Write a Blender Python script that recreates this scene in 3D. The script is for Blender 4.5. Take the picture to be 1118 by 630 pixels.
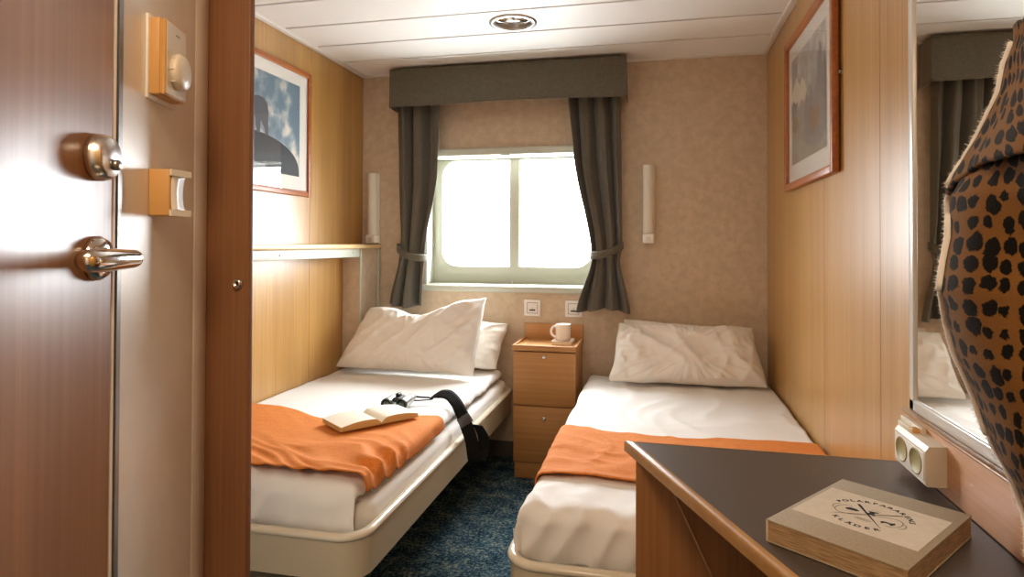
import bpy, bmesh, math, random
from math import sin, cos, pi, radians, sqrt, atan2
from mathutils import Vector, Matrix, noise

S = bpy.context.scene
random.seed(7)
for o in list(bpy.data.objects):
    bpy.data.objects.remove(o)

# ------------------------------------------------------------------ camera
FPX, PPX, PPY, IW, IH = 690.0, 559.0, 257.5, 1118.0, 630.0
yaw, pitch, roll = radians(12.93), radians(.69), radians(-.19)
f_ = Vector((-sin(yaw)*cos(pitch), cos(yaw)*cos(pitch), sin(pitch)))
r_ = Vector((cos(yaw), sin(yaw), 0)); d_ = f_.cross(r_)
R_ = cos(roll)*r_ + sin(roll)*d_
Dn = -sin(roll)*r_ + cos(roll)*d_
cam = bpy.data.cameras.new('camera'); camo = bpy.data.objects.new('camera', cam)
S.collection.objects.link(camo); S.camera = camo
camo.matrix_world = Matrix(((R_.x, -Dn.x, -f_.x, 0), (R_.y, -Dn.y, -f_.y, 0), (R_.z, -Dn.z, -f_.z, 1.24), (0, 0, 0, 1)))
cam.sensor_width = 36; cam.lens = FPX/IW*36
cam.shift_x = 0; cam.shift_y = (PPY-IH/2)/IW
cam.clip_start = .02

# ------------------------------------------------------------------ light
SKY = 17.0
S.view_settings.view_transform = 'Standard'; S.view_settings.look = 'None'
S.view_settings.gamma = 1; S.view_settings.use_curve_mapping = False
S.view_settings.exposure = 1.32
S.cycles.use_denoising = True
S.cycles.max_bounces = 10; S.cycles.diffuse_bounces = 6; S.cycles.glossy_bounces = 5
S.cycles.sample_clamp_indirect = 6
w = bpy.data.worlds.new('world'); S.world = w; w.use_nodes = True
wn, wl = w.node_tree.nodes, w.node_tree.links                        # hazy white sky over a duller sea
bg = wn['Background']; bg.inputs[1].default_value = SKY
tc = wn.new('ShaderNodeTexCoord'); sx = wn.new('ShaderNodeSeparateXYZ'); wl.new(tc.outputs['Generated'], sx.inputs[0])
cr = wn.new('ShaderNodeValToRGB'); cr.color_ramp.elements[0].position = .47; cr.color_ramp.elements[0].color = (.55, .57, .58, 1)
cr.color_ramp.elements[1].position = .53; cr.color_ramp.elements[1].color = (.91, .965, 1, 1)
ma = wn.new('ShaderNodeMath'); ma.operation = 'MULTIPLY_ADD'; ma.inputs[1].default_value = .5; ma.inputs[2].default_value = .5
wl.new(sx.outputs['Z'], ma.inputs[0]); wl.new(ma.outputs[0], cr.inputs['Fac']); wl.new(cr.outputs['Color'], bg.inputs[0])

def area(name, loc, target, sx, sy, power, col, spread=180):
    l = bpy.data.lights.new(name, 'AREA'); l.shape = 'RECTANGLE'; l.size = sx; l.size_y = sy
    l.energy = power; l.color = col; l.spread = radians(spread)
    o = bpy.data.objects.new(name, l); S.collection.objects.link(o); o.location = loc
    o.rotation_euler = (Vector(target)-Vector(loc)).to_track_quat('-Z', 'Y').to_euler()
    return o
pl = area('window_portal', (-.83, 3.79, 1.42), (-.83, 0, 1.42), .96, .68, 1, (1, 1, 1)); pl.data.cycles.is_portal = True
area('entry_warm_fill', (-.12, -.25, 2.24), (-.12, -.25, 0), .5, .4, 9, (1, .77, .52))  # added warm fill light, unseen behind the camera
#area('cabin_ceiling_lamp', (-.2, 1.15, 2.25), (-.2, 1.15, 0), .35, .35, 14, (1, .88, .74))

# ------------------------------------------------------------------ materials
def lin(h):
    c = [int(h[i:i+2], 16)/255 for i in (0, 2, 4)]
    return tuple((x/12.92 if x <= .04045 else ((x+.055)/1.055)**2.4) for x in c)+(1,)
def mat(name):
    m = bpy.data.materials.new(name); m.use_nodes = True
    return m, m.node_tree.nodes, m.node_tree.links, m.node_tree.nodes['Principled BSDF']
def plain(name, col, rough=.5, metal=0, spec=.5, bump=0, bscale=200, coat=0):
    m, n, l, b = mat(name)
    b.inputs['Base Color'].default_value = lin(col); b.inputs['Roughness'].default_value = rough
    b.inputs['Metallic'].default_value = metal; b.inputs['Specular IOR Level'].default_value = spec
    b.inputs['Coat Weight'].default_value = coat
    if bump: add_bump(n, l, b, bscale, bump)
    return m
def coords(n, l, scale=(1, 1, 1), kind='Object'):
    t = n.new('ShaderNodeTexCoord'); mp = n.new('ShaderNodeMapping'); mp.inputs['Scale'].default_value = scale
    l.new(t.outputs[kind], mp.inputs['Vector']); return mp
def add_bump(n, l, b, scale, strength, stretch=(1, 1, 1), dist=.002):
    mp = coords(n, l, stretch); nz = n.new('ShaderNodeTexNoise'); nz.inputs['Scale'].default_value = scale; nz.inputs['Detail'].default_value = 4
    l.new(mp.outputs[0], nz.inputs['Vector']); bp = n.new('ShaderNodeBump'); bp.inputs['Strength'].default_value = strength; bp.inputs['Distance'].default_value = dist
    l.new(nz.outputs['Fac'], bp.inputs['Height']); l.new(bp.outputs[0], b.inputs['Normal'])
def ramp(n, stops):
    r = n.new('ShaderNodeValToRGB'); e = r.color_ramp.elements
    while len(e) < len(stops): e.new(.5)
    for x, (p, c) in zip(e, stops): x.position = p; x.color = lin(c) if isinstance(c, str) else c
    return r
def wood(name, c1, c2, c3, axis='z', rough=.42, fine=130, coat=0., spec=.5, across=1.0):
    """veneer: noise stretched along the grain axis, two frequencies"""
    m, n, l, b = mat(name)
    s = [across]*3; s['xyz'.index(axis)] = .012
    mp = coords(n, l, tuple(s))
    a = n.new('ShaderNodeTexNoise'); a.inputs['Scale'].default_value = fine; a.inputs['Detail'].default_value = 3; a.inputs['Roughness'].default_value = .7
    c = n.new('ShaderNodeTexNoise'); c.inputs['Scale'].default_value = fine*.12; c.inputs['Detail'].default_value = 2
    l.new(mp.outputs[0], a.inputs['Vector']); l.new(mp.outputs[0], c.inputs['Vector'])
    mx = n.new('ShaderNodeMath'); mx.operation = 'MULTIPLY_ADD'; mx.inputs[1].default_value = .6
    mm = n.new('ShaderNodeMath'); mm.operation = 'MULTIPLY'; mm.inputs[1].default_value = .4
    l.new(c.outputs['Fac'], mm.inputs[0]); l.new(a.outputs['Fac'], mx.inputs[0]); l.new(mm.outputs[0], mx.inputs[2])
    r = ramp(n, [(.33, c1), (.5, c2), (.66, c3)]); l.new(mx.outputs[0], r.inputs['Fac']); l.new(r.outputs['Color'], b.inputs['Base Color'])
    b.inputs['Roughness'].default_value = rough; b.inputs['Coat Weight'].default_value = coat; b.inputs['Coat Roughness'].default_value = .3
    b.inputs['Specular IOR Level'].default_value = spec
    return m
def mottled(name, c1, c2, scale=25, rough=.7, bump=.15, bscale=120, detail=6, stops=(.35, .65)):
    m, n, l, b = mat(name)
    mp = coords(n, l); a = n.new('ShaderNodeTexNoise'); a.inputs['Scale'].default_value = scale; a.inputs['Detail'].default_value = detail; a.inputs['Roughness'].default_value = .65
    l.new(mp.outputs[0], a.inputs['Vector']); r = ramp(n, [(stops[0], c1), (stops[1], c2)]); l.new(a.outputs['Fac'], r.inputs['Fac']); l.new(r.outputs['Color'], b.inputs['Base Color'])
    b.inputs['Roughness'].default_value = rough
    if bump: add_bump(n, l, b, bscale, bump)
    return m
def weave(name, c1, c2, scale=420, rough=.85, sheen=.2):
    m, n, l, b = mat(name)
    fac = []
    for st in ((.08, 1, 1), (1, 1, .08)):
        mp = coords(n, l, st); a = n.new('ShaderNodeTexNoise'); a.inputs['Scale'].default_value = scale; a.inputs['Detail'].default_value = 2
        l.new(mp.outputs[0], a.inputs['Vector']); fac.append(a)
    av = n.new('ShaderNodeMath'); av.operation = 'ADD'; l.new(fac[0].outputs['Fac'], av.inputs[0]); l.new(fac[1].outputs['Fac'], av.inputs[1])
    hv = n.new('ShaderNodeMath'); hv.operation = 'MULTIPLY'; hv.inputs[1].default_value = .5; l.new(av.outputs[0], hv.inputs[0])
    r = ramp(n, [(.36, c1), (.64, c2)]); l.new(hv.outputs[0], r.inputs['Fac']); l.new(r.outputs['Color'], b.inputs['Base Color'])
    b.inputs['Roughness'].default_value = rough; b.inputs['Sheen Weight'].default_value = sheen
    bp = n.new('ShaderNodeBump'); bp.inputs['Strength'].default_value = .25; bp.inputs['Distance'].default_value = .001
    l.new(hv.outputs[0], bp.inputs['Height']); l.new(bp.outputs[0], b.inputs['Normal'])
    return m

M = {}
M['wall_wood'] = wood('wall_veneer', 'A87D40', 'B98C4B', 'CA9E60', rough=.33, fine=120, spec=.75, coat=.3)
M['door_wood'] = wood('door_veneer', '85552E', '96653A', 'A67447', rough=.36, fine=70, spec=.75, coat=.3)
M['pillar_wood'] = wood('wardrobe_veneer', '765034', '83593B', '906645', rough=.45, fine=130)
M['stand_wood'] = wood('nightstand_veneer', 'B37B46', 'BE8850', 'C9955D', axis='x', rough=.45, fine=60)
M['stand_wood_y'] = wood('nightstand_side_veneer', 'B37B46', 'BE8850', 'C9955D', axis='y', rough=.45, fine=60)
M['desk_wood'] = wood('desk_veneer', '8A5A30', '976538', 'A37042', rough=.4, fine=110)
M['edge_wood'] = wood('edge_band_wood', 'A07440', 'AE824C', 'BA9058', axis='y', rough=.3, fine=60, spec=.7)
M['frame_wood'] = wood('picture_frame_wood', '96542E', 'A8622F', 'B5713C', axis='y', rough=.38, fine=60)
M['board_wood'] = wood('board_veneer', 'C99368', 'D3A078', 'DBAB85', axis='y', rough=.4, fine=80)
M['shelf_wood'] = wood('shelf_veneer', 'D5B078', 'DDBB86', 'E3C594', axis='y', rough=.4, fine=60)
M['cream_panel'] = mottled('cream_laminate', 'E4DCCE', 'ECE6DB', 9, .36, 0)
M['cream_panel'].node_tree.nodes['Principled BSDF'].inputs['Specular IOR Level'].default_value = 1.0
M['cream_panel'].node_tree.nodes['Principled BSDF'].inputs['Metallic'].default_value = .15
M['cream_panel'].node_tree.nodes['Principled BSDF'].inputs['Coat Weight'].default_value = .8
M['cream_panel'].node_tree.nodes['Principled BSDF'].inputs['Coat Roughness'].default_value = .27
M['ceiling'] = plain('ceiling_paint', 'F0EEEA', .45)
M['gap'] = plain('joint_backing', '6A5A46', .9)
M['seam'] = plain('wall_seam_backing', '7A5936', .9)
M['trim'] = plain('ceiling_trim_paint', 'E6E2DA', .4)
M['paper'] = mottled('mottled_wallpaper', 'C3AD92', 'D3BEA4', 22, .75, .2, 160)
M['white_paint'] = plain('window_paint', 'C3C5B7', .45)
M['white_plastic'] = plain('white_plastic', 'EDE9E2', .35)
M['cream_plastic'] = plain('cream_plastic', 'E0D6C2', .35)
M['warm_lit_plastic'] = plain('orange_lit_plastic', 'D0A060', .45)  # pale plastic with the warm light on its sides put into the base colour
M['lamp_white'] = plain('lamp_diffuser', 'E4DED0', .35)
M['bed_metal'] = plain('beige_enamel', 'C9BBA0', .32, spec=.6)
M['bed_rail'] = plain('beige_rail_enamel', 'DDD2BC', .22, spec=.7)
M['sheet'] = plain('white_sheet_cotton', 'ECEAE6', .85, spec=.2)
M['duvet'] = plain('white_duvet_cotton', 'F0EEEB', .85, spec=.2)
M['pillow'] = plain('pillow_cotton', 'EDE8E0', .85, spec=.2)
M['orange'] = weave('orange_throw_weave', 'D0732A', 'E58E3C', 260, .9, 0)
M['curtain'] = weave('grey_curtain_weave', '4F4A41', '6B6556', 500, .75)
M['pelmet'] = weave('grey_pelmet_weave', '4E493D', '696251', 420, .8)
M['chrome'] = plain('chrome', 'E0DCD6', .12, 1)
M['steel'] = plain('brushed_steel', '9C9A96', .3, 1)
M['black'] = plain('black_plastic', '16171A', .4)
M['dark_gap'] = plain('dark_slot', '3A342E', .6)
M['desk_top'] = mottled('dark_desk_laminate', '4C443E', '554C45', 260, .38, .08, 500)
M['kraft'] = mottled('kraft_board', '9E917C', 'AD9F88', 260, .8, .1, 500)
M['label'] = mottled('label_paper', 'CFC2AE', 'D6CAB7', 60, .75, 0)
M['ink'] = plain('black_ink', '26231F', .7)
M['page'] = plain('book_paper', 'F0E6D2', .8)
M['page_edge'] = plain('yellowed_page_edges', 'CDAE78', .8)
M['ceramic'] = plain('white_ceramic', 'F2EFEA', .18, spec=.6)
M['strap'] = plain('black_nylon_strap', '151415', .8, spec=.2, bump=.3, bscale=900)
M['olive'] = plain('olive_socket_face', 'A79A62', .5)
M['mat_board'] = plain('picture_mount_board', 'EFEBE2', .8)
M['fleece'] = plain('white_fleece', 'F2EEE6', .95)
M['lens'] = plain('green_lens', '14382A', .06, spec=.9)
M['silver'] = plain('silver_barrel', 'C4C5C2', .28, .7)
M['rubber'] = plain('dark_grey_rubber', '35352F', .55)

def pages_mat():
    m, n, l, b = mat('page_edges')
    mp = coords(n, l, (.05, .05, 1)); a = n.new('ShaderNodeTexNoise'); a.inputs['Scale'].default_value = 700; a.inputs['Detail'].default_value = 2
    l.new(mp.outputs[0], a.inputs['Vector']); r = ramp(n, [(.35, '8C7050'), (.65, 'B59872')]); l.new(a.outputs['Fac'], r.inputs['Fac']); l.new(r.outputs['Color'], b.inputs['Base Color'])
    b.inputs['Roughness'].default_value = .8; return m
M['pages'] = pages_mat()
def carpet_mat():
    m, n, l, b = mat('blue_flecked_carpet')
    mp = coords(n, l)
    a = n.new('ShaderNodeTexNoise'); a.inputs['Scale'].default_value = 75; a.inputs['Detail'].default_value = 6; a.inputs['Roughness'].default_value = .8
    c = n.new('ShaderNodeTexNoise'); c.inputs['Scale'].default_value = 14; c.inputs['Detail'].default_value = 3
    l.new(mp.outputs[0], a.inputs['Vector']); l.new(mp.outputs[0], c.inputs['Vector'])
    ad = n.new('ShaderNodeMath'); ad.operation = 'MULTIPLY_ADD'; ad.inputs[1].default_value = .3; l.new(c.outputs['Fac'], ad.inputs[0]); 
    sb = n.new('ShaderNodeMath'); sb.operation = 'SUBTRACT'; sb.inputs[1].default_value = .15; l.new(a.outputs['Fac'], sb.inputs[0]); l.new(sb.outputs[0], ad.inputs[2])
    r = ramp(n, [(.38, '0F1C28'), (.47, '223D4C'), (.53, '44606C'), (.60, '84897A'), (.66, 'ADA070')]); l.new(ad.outputs[0], r.inputs['Fac']); l.new(r.outputs['Color'], b.inputs['Base Color'])
    b.inputs['Roughness'].default_value = .95; b.inputs['Specular IOR Level'].default_value = .1
    add_bump(n, l, b, 500, .6, dist=.004); return m
M['carpet'] = carpet_mat()
def glass_mat(name):
    m, n, l, b = mat(name); n.remove(b)
    t = n.new('ShaderNodeBsdfTransparent'); g = n.new('ShaderNodeBsdfGlossy'); g.inputs['Roughness'].default_value = .02
    lw = n.new('ShaderNodeLayerWeight'); pw = n.new('ShaderNodeMath'); pw.operation = 'POWER'; pw.inputs[1].default_value = 5; l.new(lw.outputs['Facing'], pw.inputs[0])
    ma = n.new('ShaderNodeMath'); ma.operation = 'MULTIPLY_ADD'; ma.inputs[1].default_value = .9; ma.inputs[2].default_value = .03; l.new(pw.outputs[0], ma.inputs[0])
    mx = n.new('ShaderNodeMixShader'); l.new(ma.outputs[0], mx.inputs[0]); l.new(t.outputs[0], mx.inputs[1]); l.new(g.outputs[0], mx.inputs[2])
    l.new(mx.outputs[0], n['Material Output'].inputs[0]); return m
M['glass'] = glass_mat('clear_glass')
m, n, l, b = mat('mirror_silver'); b.inputs['Metallic'].default_value = 1; b.inputs['Roughness'].default_value = .015; b.inputs['Base Color'].default_value = (.93, .94, .92, 1); M['mirror'] = m
def leopard_mat():
    m, n, l, b = mat('spotted_plush')
    uv = n.new('ShaderNodeUVMap'); uv.uv_map = 'uv'
    nz = n.new('ShaderNodeTexNoise'); nz.inputs['Scale'].default_value = 60; nz.inputs['Detail'].default_value = 1
    l.new(uv.outputs[0], nz.inputs['Vector'])
    sc = n.new('ShaderNodeVectorMath'); sc.operation = 'MULTIPLY_ADD'; sc.inputs[1].default_value = (.012, .012, 0)
    l.new(nz.outputs['Color'], sc.inputs[0]); l.new(uv.outputs[0], sc.inputs[2])
    mp = n.new('ShaderNodeMapping'); mp.inputs['Scale'].default_value = (1.0, .92, 1); l.new(sc.outputs[0], mp.inputs['Vector'])
    v = n.new('ShaderNodeTexVoronoi'); v.inputs['Scale'].default_value = 42; v.inputs['Randomness'].default_value = .38; v.voronoi_dimensions = '2D'
    l.new(mp.outputs[0], v.inputs['Vector'])
    sp = n.new('ShaderNodeSeparateColor'); l.new(v.outputs['Color'], sp.inputs[0])
    th = n.new('ShaderNodeMath'); th.operation = 'MULTIPLY_ADD'; th.inputs[1].default_value = .20; th.inputs[2].default_value = .25; l.new(sp.outputs[0], th.inputs[0])
    df = n.new('ShaderNodeMath'); df.operation = 'SUBTRACT'; l.new(v.outputs['Distance'], df.inputs[0]); l.new(th.outputs[0], df.inputs[1])
    fz = n.new('ShaderNodeTexNoise'); fz.inputs['Scale'].default_value = 260; l.new(uv.outputs[0], fz.inputs['Vector'])
    ad = n.new('ShaderNodeMath'); ad.operation = 'MULTIPLY_ADD'; ad.inputs[1].default_value = .22; l.new(fz.outputs['Fac'], ad.inputs[0]); l.new(df.outputs[0], ad.inputs[2])
    r = ramp(n, [(.10, '0B0806'), (.16, '7C5529')]); l.new(ad.outputs[0], r.inputs['Fac']); l.new(r.outputs['Color'], b.inputs['Base Color'])
    b.inputs['Roughness'].default_value = .95; b.inputs['Sheen Weight'].default_value = .1; b.inputs['Specular IOR Level'].default_value = .15
    add_bump(n, l, b, 700, .5, dist=.003); return m
M['leopard'] = leopard_mat()
def sky_print():
    m, n, l, b = mat('sky_photo_print')
    mp = coords(n, l, (1, 1, 1)); a = n.new('ShaderNodeTexNoise'); a.inputs['Scale'].default_value = 9; a.inputs['Detail'].default_value = 7
    l.new(mp.outputs[0], a.inputs['Vector'])
    s = n.new('ShaderNodeSeparateXYZ'); l.new(mp.outputs[0], s.inputs[0])
    g = n.new('ShaderNodeMath'); g.operation = 'MULTIPLY_ADD'; g.inputs[1].default_value = -.35; l.new(s.outputs['Z'], g.inputs[0]); l.new(a.outputs['Fac'], g.inputs[2])
    r = ramp(n, [(.30, '6F8796'), (.39, '8FA1AB'), (.45, 'C2C4C0'), (.52, 'E6DECF')]); l.new(g.outputs[0], r.inputs['Fac']); l.new(r.outputs['Color'], b.inputs['Base Color']); b.inputs['Roughness'].default_value = .6
    return m
M['sky_print'] = sky_print()
def mount_print():
    m, n, l, b = mat('mountain_photo_print')
    mp = coords(n, l, (1, 1, .8)); a = n.new('ShaderNodeTexNoise'); a.inputs['Scale'].default_value = 11; a.inputs['Detail'].default_value = 8; a.inputs['Roughness'].default_value = .7
    l.new(mp.outputs[0], a.inputs['Vector'])
    s = n.new('ShaderNodeSeparateXYZ'); l.new(mp.outputs[0], s.inputs[0])
    g = n.new('ShaderNodeMath'); g.operation = 'MULTIPLY_ADD'; g.inputs[1].default_value = .75; l.new(s.outputs['Z'], g.inputs[0]); l.new(a.outputs['Fac'], g.inputs[2])
    r = ramp(n, [(.55, '8F8C7E'), (.66, 'A09E92'), (.74, '96989A'), (.84, 'BDBAB0'), (.95, 'DAD5C8')]); l.new(g.outputs[0], r.inputs['Fac']); l.new(r.outputs['Color'], b.inputs['Base Color']); b.inputs['Roughness'].default_value = .6
    return m
M['mount_print'] = mount_print()
M['print_dark'] = plain('print_dark_slate', '2B2C30', .6)
M['print_grey'] = plain('print_grey', '7B8081', .6)
M['print_blue'] = plain('print_blue_grey', '6D7382', .6)
M['print_rust'] = plain('print_rust', '84705A', .6)
M['print_cream'] = plain('print_cream', 'D9D0BC', .6)

# ------------------------------------------------------------------ mesh helpers
class B:
    def __init__(s): s.bm = bmesh.new(); s.mi = 0
    def _done(s, n0, smooth):
        s.bm.faces.ensure_lookup_table()
        for f in s.bm.faces[n0:]: f.material_index = s.mi; f.smooth = smooth
    def box(s, x0, x1, y0, y1, z0, z1, bev=0, seg=2, mtx=None):
        n0 = len(s.bm.faces)
        t = bmesh.new()
        bmesh.ops.create_cube(t, size=1)
        for v in t.verts: v.co = Vector(((x0+x1)/2+v.co.x*(x1-x0), (y0+y1)/2+v.co.y*(y1-y0), (z0+z1)/2+v.co.z*(z1-z0)))
        if bev: bmesh.ops.bevel(t, geom=t.edges[:], offset=bev, segments=seg, affect='EDGES', profile=.5)
        if mtx: t.transform(mtx)
        s.merge(t, bev > 0); return s
    def merge(s, t, smooth=False):
        n0 = len(s.bm.faces); mp = {}
        for v in t.verts: mp[v.index] = s.bm.verts.new(v.co)
        t.verts.index_update()
        mp = {}
        s_v = list(s.bm.verts)[-len(t.verts):]
        for v, nv in zip(t.verts, s_v): mp[v] = nv
        for f in t.faces:
            try: s.bm.faces.new([mp[v] for v in f.verts])
            except ValueError: pass
        s._done(n0, smooth); t.free()
    def grid(s, P, closed_u=False, smooth=True):
        """P[i][j] points"""
        n0 = len(s.bm.faces); V = [[s.bm.verts.new(p) for p in row] for row in P]
        ni = len(V); nj = len(V[0])
        for i in range(ni if closed_u else ni-1):
            for j in range(nj-1):
                s.bm.faces.new((V[i][j], V[(i+1) % ni][j], V[(i+1) % ni][j+1], V[i][j+1]))
        s._done(n0, smooth); return V
    def tube(s, pts, r, seg=12, caps=True, ry=None, closed=False):
        pts = [Vector(p) for p in pts]; n = len(pts); P = []; up = None
        for i, p in enumerate(pts):
            a = pts[(i-1) % n] if (closed or i > 0) else p; c = pts[(i+1) % n] if (closed or i < n-1) else p
            t = (c-a).normalized()
            if up is None:
                up = Vector((0, 0, 1)) if abs(t.z) < .9 else Vector((1, 0, 0))
            sd = t.cross(up).normalized(); up2 = sd.cross(t).normalized(); up = up2
            rr = r[i] if isinstance(r, (list, tuple)) else r; rv = (ry[i] if isinstance(ry, (list, tuple)) else ry) if ry else rr
            P.append([p+sd*(rr*cos(2*pi*k/seg))+up2*(rv*sin(2*pi*k/seg)) for k in range(seg)])
        n0 = len(s.bm.faces)
        V = [[s.bm.verts.new(q) for q in row] for row in P]
        for i in range(n if closed else n-1):
            for k in range(seg):
                s.bm.faces.new((V[i][k], V[i][(k+1) % seg], V[(i+1) % n][(k+1) % seg], V[(i+1) % n][k]))
        if caps and not closed:
            s.bm.faces.new(V[0][::-1]); s.bm.faces.new(V[-1])
        s._done(n0, True); return s
    def lathe(s, prof, mtx=None, seg=32, cap=True, smooth=True, arc=2*pi):
        """prof: (r, h) about local z"""
        n0 = len(s.bm.faces); full = abs(arc-2*pi) < 1e-6; ns = seg if full else seg+1
        V = []
        for r, h in prof:
            row = []
            for k in range(ns):
                a = arc*k/seg; p = Vector((r*cos(a), r*sin(a), h)); row.append(s.bm.verts.new(mtx @ p if mtx else p))
            V.append(row)
        for i in range(len(V)-1):
            for k in range(seg):
                k2 = (k+1) % ns
                s.bm.faces.new((V[i][k], V[i][k2], V[i+1][k2], V[i+1][k]))
        if cap and full:
            if prof[0][0] > 1e-5: s.bm.faces.new(V[0][::-1])
            if prof[-1][0] > 1e-5: s.bm.faces.new(V[-1])
        s._done(n0, smooth); return s
    def prism(s, pts, vec, smooth=False):
        """closed outline pts (3D) extruded along vec"""
        n0 = len(s.bm.faces); vec = Vector(vec)
        A = [s.bm.verts.new(Vector(p)) for p in pts]; C = [s.bm.verts.new(Vector(p)+vec) for p in pts]; n = len(A)
        s.bm.faces.new(A[::-1]); s.bm.faces.new(C)
        for i in range(n): s.bm.faces.new((A[i], A[(i+1) % n], C[(i+1) % n], C[i]))
        s._done(n0, smooth); return s
    def poly(s, pts):
        n0 = len(s.bm.faces); s.bm.faces.new([s.bm.verts.new(Vector(p)) for p in pts]); s._done(n0, False); return s
    def build(s, name, mats, parent=None, base=(0, 0, 0), weld=0, auto=None, fixn=True):
        bm = s.bm
        if weld: bmesh.ops.remove_doubles(bm, verts=bm.verts[:], dist=weld)
        if fixn: bmesh.ops.recalc_face_normals(bm, faces=bm.faces[:])
        b0 = Vector(parent['_base']) if parent is not None and '_base' in parent else Vector(base)
        if parent is not None and '_base' not in parent: b0 = Vector(base)
        bmesh.ops.translate(bm, verts=bm.verts[:], vec=-b0)
        me = bpy.data.meshes.new(name); bm.to_mesh(me); bm.free()
        if not isinstance(mats, (list, tuple)): mats = [mats]
        for m_ in mats: me.materials.append(m_)
        if auto is not None:
            for p in me.polygons: p.use_smooth = True
            me.set_sharp_from_angle(angle=radians(auto))
        o = bpy.data.objects.new(name, me); S.collection.objects.link(o)
        if parent is not None: o.parent = parent; BASE[o.name] = b0
        else: o.location = b0; BASE[o.name] = b0
        o['_base'] = list(b0)
        return o
BASE = {}
def thing(name, label, cat, loc, group=None):
    o = bpy.data.objects.new(name, None); S.collection.objects.link(o); o.location = loc; o.empty_display_size = .05
    o['_base'] = list(loc); return tag(o, label, cat, group)
def tag(o, label, cat, group=None):
    o['label'] = label; o['category'] = cat
    if group: o['group'] = group
    return o
def struct(o): o['kind'] = 'structure'; return o
def nz(x, y, z=0): return noise.noise(Vector((x, y, z)))
def solid(o, th, off=-1):
    md = o.modifiers.new('thickness', 'SOLIDIFY'); md.thickness = th; md.offset = off; return o
def rot_m(loc, zdir, xdir=None):
    z = Vector(zdir).normalized(); x = Vector(xdir) if xdir else (Vector((1, 0, 0)) if abs(z.x) < .9 else Vector((0, 1, 0)))
    x = (x-z*x.dot(z)).normalized(); y = z.cross(x)
    return Matrix(((x.x, y.x, z.x, loc[0]), (x.y, y.y, z.y, loc[1]), (x.z, y.z, z.z, loc[2]), (0, 0, 0, 1)))

# ================================================================== ROOM
XL, XR, YB, YF, ZC = -1.775, .575, 3.6, -.95, 2.27
b = B(); b.box(XL-.1, XR+.1, YF-.1, YB+.1, -.08, 0); struct(b.build('floor', M['carpet']))

# ceiling: planks across the cabin with narrow joints; one plank is pierced for the downlight
DL = Vector((-.655, 2.86, ZC)); DR = .088
b = B(); ys = [3.6, 3.289, 2.997]
while ys[-1] > YF: ys.append(ys[-1]-.291)
for a, c in zip(ys, ys[1:]):
    y1, y0 = a-.008, max(c+.008, YF)
    if y0 < DL.y < y1:
        for sx in (-1, 1):
            arc = [(DL.x+sx*DR*sin(t*pi/24), DL.y-DR*cos(t*pi/24), ZC) for t in range(25)]
            xe = XL+.03 if sx < 0 else XR-.03
            pts = [(DL.x, y0, ZC)]+arc+[(DL.x, y1, ZC), (xe, y1, ZC), (xe, y0, ZC)]
            b.poly(pts)
        for yy in (y0, y1): b.poly([(XL+.03, yy, ZC), (XR-.03, yy, ZC), (XR-.03, yy, ZC+.01), (XL+.03, yy, ZC+.01)])
    else: b.box(XL+.03, XR-.03, y0, y1, ZC, ZC+.012)
b.mi = 1; b.box(XL-.1, XR+.1, YF-.1, YB+.2, ZC+.12, ZC+.16)
for a in ys[1:-1]: b.box(XL, XR, a-.012, a+.012, ZC+.013, ZC+.016)
struct(b.build('ceiling', [M['ceiling'], M['gap']], fixn=False))
def trim(name, pts_box, m=M['trim']):
    bb = B(); bb.box(*pts_box, bev=.004); return struct(bb.build(name, m))
trim('trim_1', (XL, XL+.03, YF, YB, ZC-.012, ZC+.012))
trim('trim_2', (XR-.03, XR, YF, YB, ZC-.012, ZC+.012))
trim('trim_3', (XL+.03, XR-.03, YB-.02, YB, ZC-.010, ZC+.012))

def panelled(name, x0, x1, cuts, m, face):
    bb = B()
    for a, c in zip(cuts, cuts[1:]):
        if face > 0: bb.box(x0, x1, a+.0015, c-.0015, 0, ZC)
        else: bb.box(x0, x1, a+.0015, c-.0015, 0, ZC)
    bb.mi = 1
    if face > 0: bb.box(x0-.06, x0-.001, cuts[0], cuts[-1], 0, ZC+.12)
    else: bb.box(x1+.001, x1+.06, cuts[0], cuts[-1], 0, ZC+.12)
    return struct(bb.build(name, [m, M['seam']]))
panelled('wall_left', XL-.015, XL, [YF, -.1, .67, 1.24, 1.83, 2.41, 2.99, YB], M['wall_wood'], 1)
panelled('wall_right', XR, XR+.015, [YF, -.4, .13, .70, 1.27, 1.846, 2.421, 2.996, YB], M['wall_wood'], -1)
# back wall with the window opening
WX0, WX1, WZ0, WZ1 = -1.362, -.30, .975, 1.765
b = B()
b.box(XL-.06, WX0, YB, YB+.2, 0, ZC+.12); b.box(WX1, XR+.06, YB, YB+.2, 0, ZC+.12)
b.box(WX0, WX1, YB, YB+.2, 0, WZ0); b.box(WX0, WX1, YB, YB+.2, WZ1, ZC+.12)
struct(b.build('wall_back', M['paper']))
b = B(); b.box(XL-.06, XR+.06, YF-.08, YF, 0, ZC+.12); struct(b.build('wall_front', M['cream_panel']))
b = B(); b.box(XL, XR, YB-.012, YB, 0, .09, bev=.003); struct(b.build('baseboard_back', plain('dark_skirting', '57504A', .6)))

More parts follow.
